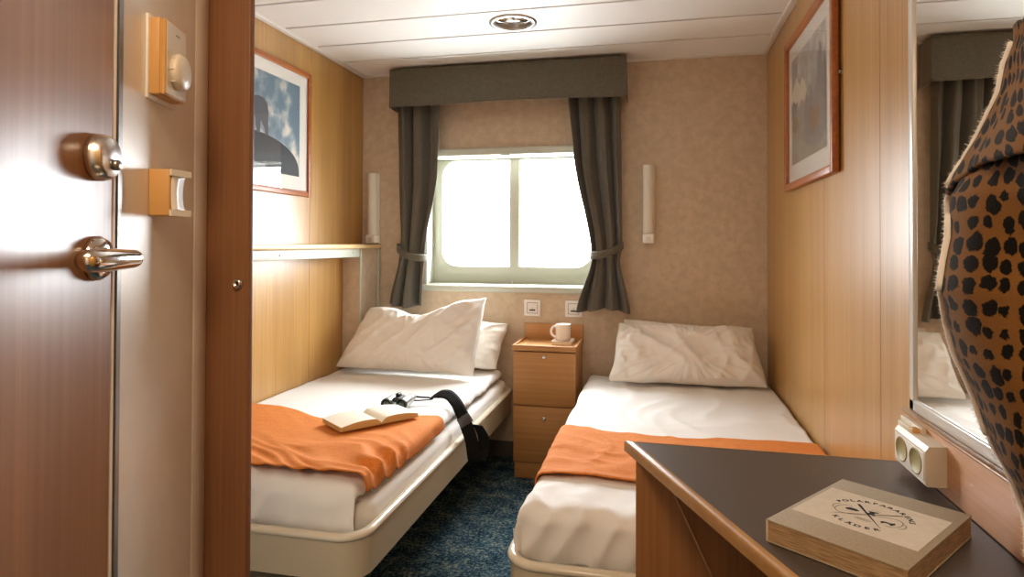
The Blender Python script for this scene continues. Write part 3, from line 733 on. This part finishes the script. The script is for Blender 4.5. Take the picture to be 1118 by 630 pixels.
# ------------------------------------------------------------------ shelf on the left wall and its support
sh = thing('wall_shelf', 'long narrow pale wood shelf with white rail on left wall', 'shelf', (-1.7, 2.6, 1.2))
b = B(); b.box(XL, -1.640, 1.3, 3.585, 1.208, 1.232, bev=.004); b.build('board', M['shelf_wood'], sh)
b = B(); b.box(XL, -1.662, 1.3, 3.339, 1.160, 1.2078, bev=.002)
for y in (2.55, 3.26, 1.9): b.lathe([(.006, 0), (.006, .002), (.003, .003), (0, .003)], rot_m((-1.662, y, 1.183), (1, 0, 0)), 10)
b.build('rail', M['white_paint'], sh)
sp_ = thing('shelf_support', 'beige upright panel carrying the end of the wall shelf', 'panel', (-1.72, 3.45, .56))
b = B(); b.box(XL+.001, -1.664, 3.345, 3.585, .56, 1.207, bev=.003); b.build('panel', M['paper'], sp_)
b = B(); b.box(-1.667, -1.655, 3.575, 3.590, .56, 1.207, bev=.002); b.box(-1.667, -1.657, 3.340, 3.352, .56, 1.207, bev=.002); b.build('edge_strip', M['white_paint'], sp_)

# ------------------------------------------------------------------ downlight
dl = thing('downlight', 'round chrome recessed downlight in the white plank ceiling', 'light', tuple(DL))
b = B(); b.lathe([(.112, -.0005), (.112, -.003), (.106, -.008), (.096, -.010), (.084, -.006), (.084, .010), (.112, -.0005)], Matrix.Translation(DL), 48, cap=False); b.build('trim_ring', plain('brushed_chrome_ring', 'D8D6D2', .28, 1), dl)
b = B(); b.lathe([(.083, .0), (.082, .025), (.076, .06), (.06, .085), (.03, .092), (0, .092)], Matrix.Translation(DL), 48); b.build('reflector', M['chrome'], dl)
b = B(); b.lathe([(.018, .09), (.018, .05), (.014, .03), (0, .026)], Matrix.Translation(DL), 20); b.build('bulb', M['lamp_white'], dl)

# ------------------------------------------------------------------ pictures
def picture(label, xw, sg, y0, y1, z0, z1, fw, proud, build_art):
    t_ = thing('framed_picture', label, 'picture', (xw, (y0+y1)/2, z0), 'framed photographs')
    b = B(); xa, xb = xw+sg*.006, xw+sg*proud
    def q(ya, yb, za, zb): b.box(min(xa, xb), max(xa, xb), ya, yb, za, zb, bev=.003)
    q(y0, y0+fw, z0, z1); q(y1-fw, y1, z0, z1); q(y0+fw*.98, y1-fw*.98, z0, z0+fw); q(y0+fw*.98, y1-fw*.98, z1-fw, z1)
    b.build('frame', M['frame_wood'], t_)
    b = B(); xm = xw+sg*.012; b.box(min(xw+sg*.003, xm), max(xw+sg*.003, xm), y0+fw*.6, y1-fw*.6, z0+fw*.6, z1-fw*.6); b.build('mount', M['mat_board'], t_)
    build_art(t_, xm)
    b = B(); xg = xw+sg*.0175; b.box(xg-.0008, xg+.0008, y0+fw*.7, y1-fw*.7, z0+fw*.7, z1-fw*.7); b.build('glass', M['glass'], t_)
    b = B(); b.lathe([(.008, 0), (.008, .004), (0, .006)], rot_m((xw+sg*.002, y0-.003, (z0+z1)/2), (0, -1, 0)), 10); b.build('fixing', M['steel'], t_)
def artL(t_, xm):
    x = xm+.0006
    a = [(2.26, 1.572), (2.868, 1.572), (2.868, 2.030), (2.26, 2.030)]
    b = B(); b.poly([(x, y, z) for y, z in a])
    x += .0004; b.mi = 1                                                 # dark dome with a figure of a bear on top
    dome = [(2.865-.40*(1-cos(radians(t))), 1.572+.176*sin(radians(t))**.75) for t in range(0, 91, 5)]
    b.poly([(x, y, z) for y, z in [(2.26, 1.572)]+dome+[(2.40, 1.748), (2.26, 1.72)]])
    x += .0004; b.mi = 2
    bear = [(2.40, 1.745), (2.425, 1.745), (2.432, 1.80), (2.47, 1.815), (2.505, 1.808), (2.515, 1.742), (2.540, 1.740), (2.546, 1.80), (2.575, 1.765), (2.58, 1.740), (2.605, 1.738), (2.602, 1.79), (2.606, 1.84), (2.595, 1.885), (2.57, 1.905), (2.53, 1.910), (2.44, 1.89), (2.41, 1.91), (2.375, 1.90), (2.35, 1.87), (2.372, 1.86), (2.39, 1.84)]
    b.poly([(x, y, z) for y, z in bear])
    b.mi = 3; b.poly([(x, y, z) for y, z in [(2.26, 1.572), (2.60, 1.572), (2.58, 1.60), (2.26, 1.63)]])
    b.build('print', [M['sky_print'], M['print_dark'], plain('print_bear_grey', '5A5C60', .6), M['print_grey']], t_, fixn=False)
def artR(t_, xm):
    x = xm-.0006; y0, y1, z0, z1 = 2.33, 2.90, 1.575, 2.02
    b = B(); b.poly([(x, y0, z0), (x, y1, z0), (x, y1, z1), (x, y0, z1)])
    rnd = random.Random(4)
    def pk(pts, mi, dx): b.mi = mi; b.poly([(x-dx, y, z) for y, z in pts])
    pk([(2.90, 1.88), (2.86, 1.90), (2.80, 1.93), (2.74, 1.88), (2.70, 1.91), (2.62, 1.84), (2.66, 1.80), (2.72, 1.825), (2.78, 1.80), (2.84, 1.79), (2.90, 1.81)], 3, .0004)   # snow
    pk([(2.90, 1.83), (2.86, 1.845), (2.82, 1.82), (2.78, 1.825), (2.80, 1.79), (2.86, 1.77), (2.90, 1.765)], 2, .0008)
    spire = [(2.42, 1.60)]+[(2.34, 1.63), (2.34, 1.88), (2.36, 1.915), (2.385, 1.86), (2.40, 1.94), (2.425, 1.97), (2.45, 1.90), (2.47, 1.82), (2.52, 1.80), (2.56, 1.84), (2.59, 1.79), (2.63, 1.83), (2.66, 1.76), (2.68, 1.66), (2.60, 1.62)]
    pk(spire, 1, .0010)
    pk([(2.88, 1.76), (2.84, 1.775), (2.78, 1.755), (2.76, 1.72), (2.82, 1.70), (2.88, 1.72)], 4, .0014)
    pk([(2.42, 1.72), (2.45, 1.76), (2.50, 1.745), (2.55, 1.77), (2.60, 1.73), (2.58, 1.70), (2.60, 1.67), (2.54, 1.68), (2.52, 1.635), (2.48, 1.67), (2.44, 1.66)], 4, .0014)
    b.build('print', [M['mount_print'], M['print_grey'], M['print_blue'], M['print_cream'], M['print_rust']], t_, fixn=False)
picture('framed photo of a bear on a dark dome, above the shelf', XL, 1, 2.16, 2.965, 1.476, 2.114, .026, .024, artL)
picture('framed photo of snowy grey mountains on the right wood wall', XR, -1, 2.205, 2.99, 1.473, 2.113, .028, .028, artR)

# ------------------------------------------------------------------ mirror, board, desk
mi = thing('wall_mirror', 'tall mirror in pale frame on right wall behind the spotted coat', 'mirror', (XR, 1.3, .865))
b = B(); MY0, MY1, MZ0, MZ1, fw = 1.00, 1.614, .866, 2.12, .026
for a in ((MY0, MY1, MZ0, MZ0+fw), (MY0, MY1, MZ1-fw, MZ1), (MY0, MY0+fw, MZ0, MZ1), (MY1-fw, MY1, MZ0, MZ1)): b.box(XR-.014, XR-.0005, *a, bev=.003)
b.build('frame', plain('pale_anodised_frame', 'DCD9D2', .3, .3), mi)
b = B(); b.box(XR-.009, XR-.004, MY0+fw*.8, MY1-fw*.8, MZ0+fw*.8, MZ1-fw*.8); b.build('mirror_glass', M['mirror'], mi)
bd = thing('back_board', 'pinkish wood board along the wall between mirror and desk', 'board', (XR, 1.1, .738))
b = B(); b.box(XR-.014, XR-.0005, .70, 1.657, .7385, .852, bev=.002); b.build('panel', M['board_wood'], bd)
b = B(); b.box(XR-.018, XR-.0005, .70, 1.657, .8515, .857, bev=.002); b.build('edge_strip', M['edge_wood'], bd)

dk = thing('desk', 'corner desk with dark laminate top and light wood edging', 'desk', (.3, 1.2, 0))
dT = .737
out = [Vector((-.082, 1.645)), Vector((.564, 1.645)), Vector((.564, .62)), Vector((.375, .62))]
inn_ = [Vector((-.056, 1.638)), Vector((.562, 1.638)), Vector((.562, .622)), Vector((.391, .622))]
b = B(); b.prism([(p.x, p.y, dT-.024) for p in inn_], (0, 0, .0238)); b.build('top', M['desk_top'], dk)
b = B()
for i in (3, 0):                                                       # wood edging on the diagonal and the far edge
    a, c_, ai, ci = out[i], out[(i+1) % 4], inn_[i], inn_[(i+1) % 4]
    t_ = (c_-a).normalized(); n_ = Vector((-t_.y, t_.x))
    n_ = n_ if n_.dot(a-ai) > 0 else -n_
    rows = []
    for k in range(2):
        o_, q = (a, ai) if k == 0 else (c_, ci)
        rows.append([(q.x, q.y, dT-.0245), (o_.x, o_.y, dT-.0245), (o_.x, o_.y, dT-.006), (o_.x*.93+q.x*.07, o_.y*.93+q.y*.07, dT-.002), (o_.x*.8+q.x*.2, o_.y*.8+q.y*.2, dT+.0005), (q.x, q.y, dT+.0005), (q.x, q.y, dT-.0245)])
    b.grid(rows)
    b.bm.verts.ensure_lookup_table()
b.build('edging', M['edge_wood'], dk, auto=50)
b = B(); b.box(-.05, .56, 1.572, 1.590, 0, .7115, bev=.001); b.build('back_panel', M['desk_wood'], dk)
# gusset panel with slanting front edge
b = B(); g0 = Vector((.012, 0, .7115)); g1 = Vector((.337, 0, .004))
b.prism([(g0.x, 1.552, g0.z), (.56, 1.552, .7115), (.56, 1.552, .004), (g1.x, 1.552, g1.z)], (0, .019, 0)); b.build('gusset_panel', M['desk_wood'], dk)
b = B(); b.tube([(g0.x, 1.551, g0.z), (g1.x, 1.551, g1.z)], .0028, 8); b.build('gusset_edge', M['edge_wood'], dk)
b = B(); b.box(.545, .562, .62, 1.55, 0, .7115); b.build('side_panel', M['desk_wood'], dk)

# double socket box on the desk
sb = thing('socket_box', 'pale double socket box with two round faces at desk corner', 'socket', (.545, 1.48, .757))
b = B(); b.prism([(.561, 1.42, .757), (.525, 1.42, .757), (.522, 1.42, .760), (.522, 1.42, .826), (.529, 1.42, .836), (.561, 1.42, .838)], (0, .165, 0)); b.build('housing', M['cream_plastic'], sb)
b = B(); b.box(.5205, .5222, 1.424, 1.581, .767, .822, bev=.0006); b.build('face_plate', M['white_plastic'], sb)
for y in (1.464, 1.541):
    b = B(); b.lathe([(.0315, 0), (.0315, .0012), (.0295, .0018), (.0285, .0004), (0, .0002)], rot_m((.5204, y, .7945), (-1, 0, 0), (0, 1, 0)) @ Matrix.Diagonal((1, .82, 1, 1)), 32); d = b.build('socket', M['olive'], sb)
# rocker and slider on the board
sw = thing('dimmer_switch', 'small pale switch with slider knob above the socket box', 'switch', (.56, 1.56, .84))
b = B(); b.box(.548, .561, 1.515, 1.628, .815, .848, bev=.002); b.build('plate', M['cream_plastic'], sw)
b = B(); b.box(.540, .549, 1.555, 1.622, .824, .838, bev=.002); b.build('slider', M['cream_plastic'], sw)
b = B(); b.box(.533, .549, 1.516, 1.535, .817, .846, bev=.002); b.build('knob', M['warm_lit_plastic'], sw)

# ------------------------------------------------------------------ kraft book on the desk
bkO = Vector((.354, 1.192, dT+.0012)); e2 = Vector((.169, -.131, 0)).normalized(); e1 = Vector((-e2.y, e2.x, 0))
BK = Matrix(((e2.x, e1.x, 0, bkO.x), (e2.y, e1.y, 0, bkO.y), (0, 0, 1, bkO.z), (0, 0, 0, 1)))
kb = thing('book', 'thick kraft covered book with stitched emblem label on desk', 'book', tuple(bkO))
w2, h2 = .107, .145
b = B(); b.box(-w2+.002, w2-.001, -h2+.001, h2-.001, .0025, .0345, mtx=BK); b.build('page_block', M['pages'], kb)
b = B(); b.box(-w2, w2, -h2, h2, .0345, .0375, bev=.0006, mtx=BK); b.build('front_cover', M['kraft'], kb)
b = B(); b.box(-w2, w2, -h2, h2, 0, .0025, bev=.0006, mtx=BK); b.build('back_cover', M['kraft'], kb)
b = B(); b.box(-w2-.0015, -w2+.002, -h2, h2, .001, .0365, bev=.0006, mtx=BK); b.build('spine', plain('cloth_spine', 'CDBFA6', .8), kb)
lz = .0375
b = B(); b.box(-.100, .096, -.074, .084, lz, lz+.0004, mtx=BK); b.build('label', M['label'], kb)
# emblem
cx, cy = -.004, .002; iz = lz+.0006
b = B()
def stroke(pts, wd):
    n = len(pts); L_, R2 = [], []
    for i, p in enumerate(pts):
        a = Vector(pts[max(i-1, 0)]); c_ = Vector(pts[min(i+1, n-1)]); t_ = (c_-a).normalized(); nn = Vector((-t_.y, t_.x)); ww = wd[i] if isinstance(wd, list) else wd
        L_.append(Vector(p)+nn*ww/2); R2.append(Vector(p)-nn*ww/2)
    b.grid([[BK @ Vector((cx+q.x, cy+q.y, iz)) for q in pair] for pair in zip(L_, R2)], smooth=False)
def blob(pts): b.poly([BK @ Vector((cx+x, cy+y, iz)) for x, y in pts])
stroke([(-.031+.065*k/10, .039-.077*k/10) for k in range(11)], [.0046, .0052, .0046, .004, .0036, .0032, .0028, .0024, .0018, .0012, .0005])
stroke([(.039-.087*k/10, .043-.079*k/10) for k in range(11)], [.0030, .0030, .0026, .0022, .002, .0018, .0016, .0014, .0012, .001, .0004])
th_ = []
for k in range(41):
    t_ = -1.35+2.7*k/40; th_.append((.052*sin(t_*pi/2*1.15)*1.0, .020*sin(t_*pi*1.12)))
stroke(th_, .0011)
stroke([(-.052-.007*sin(a*pi/10)*1, -.008+.024*(1-cos(a*pi/10))/2*1.0) for a in range(11)], .0011)
stroke([(.052+.007*sin(a*pi/10), .008-.024*(1-cos(a*pi/10))/2) for a in range(11)], .0011)
blob([(-.040, .006), (-.034, .013), (-.024, .013), (-.016, .008), (-.020, .003), (-.030, .001), (-.037, .001)])                # seal shape left
blob([(.022, -.006), (.027, -.002), (.036, -.003), (.041, .002), (.044, -.003), (.041, -.011), (.038, -.012), (.036, -.008), (.029, -.008), (.027, -.013), (.024, -.012)])   # dog right
blob([(-.008, .022), (.008, .026), (.008, .023), (.004, .019), (.004, .013), (.008, .010), (.008, .007), (-.008, .007), (-.008, .010), (-.004, .013), (-.004, .019), (-.008, .020)])   # spool top
for y, wd in ((-.018, .010), (-.022, .014), (-.026, .010)):
    x = -wd
    while x < wd: stroke([(x, y), (x+.0016, y)], .0016); x += .0026
for y in (.030,):
    x = -.006
    while x < .008: stroke([(x, y), (x+.0014, y)], .0014); x += .0024
b.build('emblem', M['ink'], kb, fixn=False)
def letters(txt, rad, a0, a1, size, inward):
    out_b = B()
    for k, ch_ in enumerate(txt):
        cu = bpy.data.curves.new('t', 'FONT'); cu.body = ch_; cu.size = size; cu.align_x = 'CENTER'; cu.align_y = 'CENTER'; cu.offset = size*.035; cu.resolution_u = 2
        ob = bpy.data.objects.new('t', cu); me = bpy.data.meshes.new_from_object(ob)
        a = radians(a0+(a1-a0)*k/(len(txt)-1)); px, py = cx+rad*cos(a), cy+rad*sin(a)
        ro_ = a-pi/2 if not inward else a+pi/2
        mm = BK @ Matrix.Translation((px, py, iz)) @ Matrix.Rotation(ro_, 4, 'Z') @ Matrix.Diagonal((1.25, 1, 1, 1))
        t_ = bmesh.new(); t_.from_mesh(me); t_.transform(mm); out_b.merge(t_)
        bpy.data.objects.remove(ob); bpy.data.curves.remove(cu); bpy.data.meshes.remove(me)
    return out_b
letters('POLARFARARENS', .064, 156, 24, .0125, False).build('title_lettering', M['ink'], kb, fixn=False)
letters('KLÄDER', .056, 232, 304, .0125, True).build('subtitle_lettering', M['ink'], kb, fixn=False)

# ------------------------------------------------------------------ open book on the left bed
ob_ = thing('open_book', 'open paperback lying face up on the orange throw', 'book', (-1.09, 2.31, .54))
SB0 = Vector((-1.030, 2.262, 0)); SB1 = Vector((-1.163, 2.364, 0))      # spine, foot to head
sd = (SB1-SB0); per = Vector((sd.y, -sd.x, 0)).normalized()
if per.x < 0: per = -per
zb0 = .546
for side in (1, -1):
    pw = .165; rows = []; bt = []
    for i in range(17):
        t_ = i/16; hgt = .020*(1-.30*t_)*sin(min(1, t_*5+.15)*pi/2)+.008*sin(t_*pi)
        p0 = SB0+per*side*pw*t_*(1 if side < 0 else .98); rows.append((p0, hgt))
    b = B(); P = []
    for p0, h in rows: P.append([(p0.x, p0.y, zb0), (p0.x, p0.y, zb0+h), (p0.x+sd.x, p0.y+sd.y, zb0+h), (p0.x+sd.x, p0.y+sd.y, zb0), (p0.x, p0.y, zb0)])
    V = b.grid(P); b.bm.faces.new(V[-1][:4])
    b.bm.normal_update()
    for f in b.bm.faces: f.material_index = 0 if abs(f.normal.z) > .5 else 1
    b.build('pages', [M['page'], M['page_edge']], ob_, auto=40)
b = B(); a0_ = SB0-per*.168; b.prism([(a0_.x, a0_.y, zb0-.002), ((SB0+per*.166).x, (SB0+per*.166).y, zb0-.002), ((SB1+per*.166).x, (SB1+per*.166).y, zb0-.002), ((SB1-per*.168).x, (SB1-per*.168).y, zb0-.002)], (0, 0, .0016)); b.build('cover', plain('ochre_paper_cover', 'D2B074', .7), ob_)

# ------------------------------------------------------------------ binoculars
bi = thing('binoculars', 'silver binoculars with black strap hanging off the left bed', 'binoculars', (-1.11, 2.65, .512))
ax = Vector((.03, 1, .015)).normalized(); sdv = Vector((cos(.28), sin(.28)*-.1, 0)).normalized()
zc_ = .541; c1 = Vector((-1.146, 2.555, zc_)); c2 = Vector((-1.078, 2.56, zc_+.001))
for c_ in (c1, c2):
    b = B(); m_ = rot_m(c_, ax); b.lathe([(.022, .012), (.0235, .03), (.0235, .07), (.021, .09), (.0175, .10), (.0185, .105), (.0185, .128), (.014, .132), (0, .132)], m_, 24, cap=False)
    br = b.build('barrel', M['silver'], bi)
    b = B(); b.lathe([(.0195, .004), (.0235, 0), (.0245, .003), (.0245, .016), (.0235, .018), (.0195, .004)], m_, 24, cap=False); b.build('lens_rim', M['rubber'], br)
    b = B(); b.lathe([(.0198, .006), (.012, .0045), (0, .004)], m_, 24); b.build('lens', M['lens'], br)
b = B(); mid = (c1+c2)/2; b.box(-.016, .016, -.010, .010, .022, .095, bev=.005, mtx=rot_m(mid+Vector((0, 0, .012)), ax, (1, 0, 0))); b.box(-.032, .032, -.006, .006, .03, .05, bev=.004, mtx=rot_m(mid+Vector((0, 0, .012)), ax, (1, 0, 0)))
b.build('bridge', M['rubber'], bi)
b = B(); b.lathe([(0, .045), (.010, .045), (.0105, .048), (.0105, .066), (.009, .068), (0, .068)], rot_m(mid+Vector((0, 0, .028)), ax), 18); b.build('focus_wheel', M['black'], bi)
# strap: cord then wide web, over the edge and back up behind
def ribbon(path, widths, wdir, th=.003, name='strap', m=M['strap'], parent=bi):
    b = B(); rows = []
    # smooth with catmull-rom
    pts = [Vector(p) for p in path]; W_ = []; Pp = []
    for i in range(len(pts)-1):
        p0, p1, p2, p3 = pts[max(i-1, 0)], pts[i], pts[i+1], pts[min(i+2, len(pts)-1)]
        for k in range(8):
            t_ = k/8; Pp.append(.5*((2*p1)+(p2-p0)*t_+(2*p0-5*p1+4*p2-p3)*t_*t_+(3*p1-p0-3*p2+p3)*t_**3))
            wd0 = Vector(wdir[i])*(1-t_)+Vector(wdir[i+1])*t_; W_.append(wd0.normalized()*(widths[i]*(1-t_)+widths[i+1]*t_))
    Pp.append(pts[-1]); W_.append(Vector(wdir[-1]).normalized()*widths[-1])
    for p, w_ in zip(Pp, W_): rows.append([p-w_/2, p-w_/4, p, p+w_/4, p+w_/2])
    b.grid(rows); o = b.build(name, m, parent); solid(o, th, 0); return o
b = B(); b.tube([(-1.072, 2.68, .55), (-1.04, 2.71, .542), (-1.01, 2.72, .539), (-.985, 2.705, .54)], .004, 8); b.tube([(-1.072, 2.66, .537), (-1.04, 2.68, .534), (-1.0, 2.71, .533), (-.985, 2.705, .538)], .003, 8); b.build('strap_cord', M['strap'], bi)
ribbon([(-.995, 2.71, .542), (-.955, 2.71, .560), (-.905, 2.685, .566), (-.862, 2.65, .549), (-.825, 2.62, .512), (-.795, 2.60, .463), (-.772, 2.60, .40), (-.765, 2.605, .345), (-.762, 2.615, .312), (-.755, 2.65, .296), (-.745, 2.69, .318), (-.745, 2.70, .38), (-.77, 2.69, .44)],
       [.014, .044, .054, .056, .056, .056, .056, .056, .056, .054, .052, .05, .045],
       [(0, 1, .4), (.1, 1, .75), (.3, 1, .7), (.55, 1, .6), (.7, .8, .5), (.75, .55, .25), (.8, .5, .08), (.8, .5, 0), (.8, .5, 0), (.85, .4, .1), (.85, .3, .1), (.85, .3, 0), (.8, .4, -.2)], name='strap')
b = B(); mb = rot_m((-.800, 2.597, .483), (.45, -.75, .45), (.6, -.1, -.85)); b.box(-.020, .020, -.030, .030, -.003, .006, bev=.002, mtx=mb)
b.box(-.010, .010, -.026, .026, .005, .010, bev=.001, mtx=mb)
b.build('strap_buckle', plain('grey_buckle', '4A4B4E', .35), bi)

# ------------------------------------------------------------------ spotted coat hanging on the right wall
hk = thing('coat_hook', 'small steel hook on right wall holding the spotted coat', 'hook', (XR, .90, 1.53))
b = B(); b.box(XR-.006, XR-.0005, .885, .915, 1.50, 1.57, bev=.002); b.build('hook_plate', M['steel'], hk)
b = B(); b.tube([(XR-.005, .90, 1.525), (XR-.03, .90, 1.515), (XR-.05, .90, 1.515), (XR-.062, .90, 1.53), (XR-.064, .90, 1.545)], .005, 10); b.build('prong', M['steel'], hk)
coat = thing('coat', 'brown black-spotted plush coat with white fleece edge hanging by the mirror', 'coat', (.48, .92, .80))
CC = Vector((.466, .915))
# (pixel row, silhouette column) read as half-widths seen from the door
SIL = [(30, 1128), (60, 1113), (90, 1106), (140, 1076), (180, 1047), (215, 1030), (262, 1031), (320, 1020), (360, 1026), (400, 1035), (450, 1060), (480, 1070), (510, 1083), (540, 1105), (575, 1119), (600, 1126)]
cdist = CC.length; caz = atan2(CC.x, CC.y)
def halfw(zpx):
    for (ya, xa), (yb_, xb) in zip(SIL, SIL[1:]):
        if ya <= zpx <= yb_: x = xa+(xb-xa)*(zpx-ya)/(yb_-ya); break
    else: x = SIL[0][1] if zpx < SIL[0][0] else SIL[-1][1]
    ang = atan2(x-PPX, FPX)-yaw; return max(.012, sin(caz-ang)*cdist)
zdep = cdist*cos(yaw+caz)
def coat_rows(z_hi, z_lo, n, grow=0., nu=96, seed=0):
    rows = []
    for j in range(n+1):
        z = z_hi+(z_lo-z_hi)*j/n; ypx = 271-(z-1.24)*FPX/zdep
        hw = halfw(ypx)+grow
        sx = .74; row = []
        nd = Vector((-cos(caz), sin(caz)))
        k = 1/sqrt((nd.x*sx)**2+(nd.y*1.5)**2)
        ax_, ay_ = hw*k*sx, hw*k*1.5
        ax_ = min(ax_, .100)
        for i in range(nu):
            a = 2*pi*i/nu
            f = 1+.09*sin(4*a+z*7+seed)+.13*nz(cos(a)*1.6+seed, z*4, sin(a)*1.6)
            hol = math.exp(-((a-4.1)/.5)**2)*max(0, 1-abs(z-1.10)/.22)*(0 if seed else 1)
            f *= 1-.38*hol
            f += .05*sin(3*a-z*22+1)*(math.exp(-((a-4.0)/1.0)**2))
            f = f if not (1.9 < ((a+pi*2) % (2*pi)) < 2.9) else 1+.02*nz(a, z*9, 3)
            row.append(Vector((CC.x+ax_*cos(a)*f, CC.y+ay_*sin(a)*f, z+.004*nz(a*3, z*4, 5)+(j/n*(.022*sin(2*a+.6)+.018*nz(cos(a)*2, sin(a)*2, 8)) if seed else 0))))
        rows.append(row)
    return rows
def tube_uv(rows, name, m, parent, scale=1.0, slant=0):
    b = B(); n = len(rows[0]); uvl = b.bm.loops.layers.uv.new('uv')
    V = [[b.bm.verts.new(p) for p in r]+[] for r in rows]
    Rr = .17
    for j in range(len(rows)-1):
        for i in range(n):
            f = b.bm.faces.new((V[j][i], V[j][(i+1) % n], V[j+1][(i+1) % n], V[j+1][i])); f.smooth = True
            for lp, (jj, ii) in zip(f.loops, ((j, i), (j, i+1), (j+1, i+1), (j+1, i))):
                z = rows[jj][ii % n].z; lp[uvl].uv = (ii/n*2*pi*Rr*.9+slant*z, z)
    return b.build(name, m, parent)
o = tube_uv(coat_rows(1.50, .83, 110), 'body', M['leopard'], coat)
o2 = tube_uv(coat_rows(1.525, 1.325, 40, grow=.014, seed=1.0), 'collar_flap', M['leopard'], coat, slant=.5)
solid(o2, .006, -1)
# fleece edge: bumpy roll with short tufts along the side of the coat that faces the window
def edge_pts(rows):
    out_ = []
    for r in rows:
        best = max(r, key=lambda p: caz-atan2(p.x, p.y)); out_.append(best)
    return out_
ep = edge_pts(coat_rows(1.505, 1.335, 30, grow=.015, seed=1.0))+edge_pts(coat_rows(1.33, .84, 70, grow=.002))
b = B(); b.tube(ep, [.0046+.0010*nz(i*.9, 1, 1) for i in range(len(ep))], 8)
rnd = random.Random(3)
for i in range(len(ep)-1):
    for k in range(9):
        p = ep[i].lerp(ep[i+1], rnd.random()); a = rnd.uniform(0, 2*pi); d = Vector((-.9+.5*rnd.uniform(-1, 1), .5+.6*rnd.uniform(-1, 1), rnd.uniform(-.9, .9))).normalized()
        q = p+d*rnd.uniform(.005, .0105); s_ = d.cross(Vector((0, 0, 1))).normalized()*.0006; u_ = d.cross(s_).normalized()*.0006
        vs = [b.bm.verts.new(x) for x in (p+s_, p-s_*.5+u_, p-s_*.5-u_, q)]
        for t3 in ((0, 1, 3), (1, 2, 3), (2, 0, 3)): b.bm.faces.new([vs[x] for x in t3])
b.build('fleece_edge', M['fleece'], coat, fixn=False)
# hanging loop over the hook
b = B(); b.tube([(.466, .905, 1.50), (.50, .902, 1.535), (.515, .90, 1.541), (.528, .898, 1.525), (.51, .898, 1.50), (.48, .90, 1.49)], .003, 8); b.build('hanging_loop', M['strap'], coat)

# tidy helper properties
for o in bpy.data.objects:
    if '_base' in o: del o['_base']
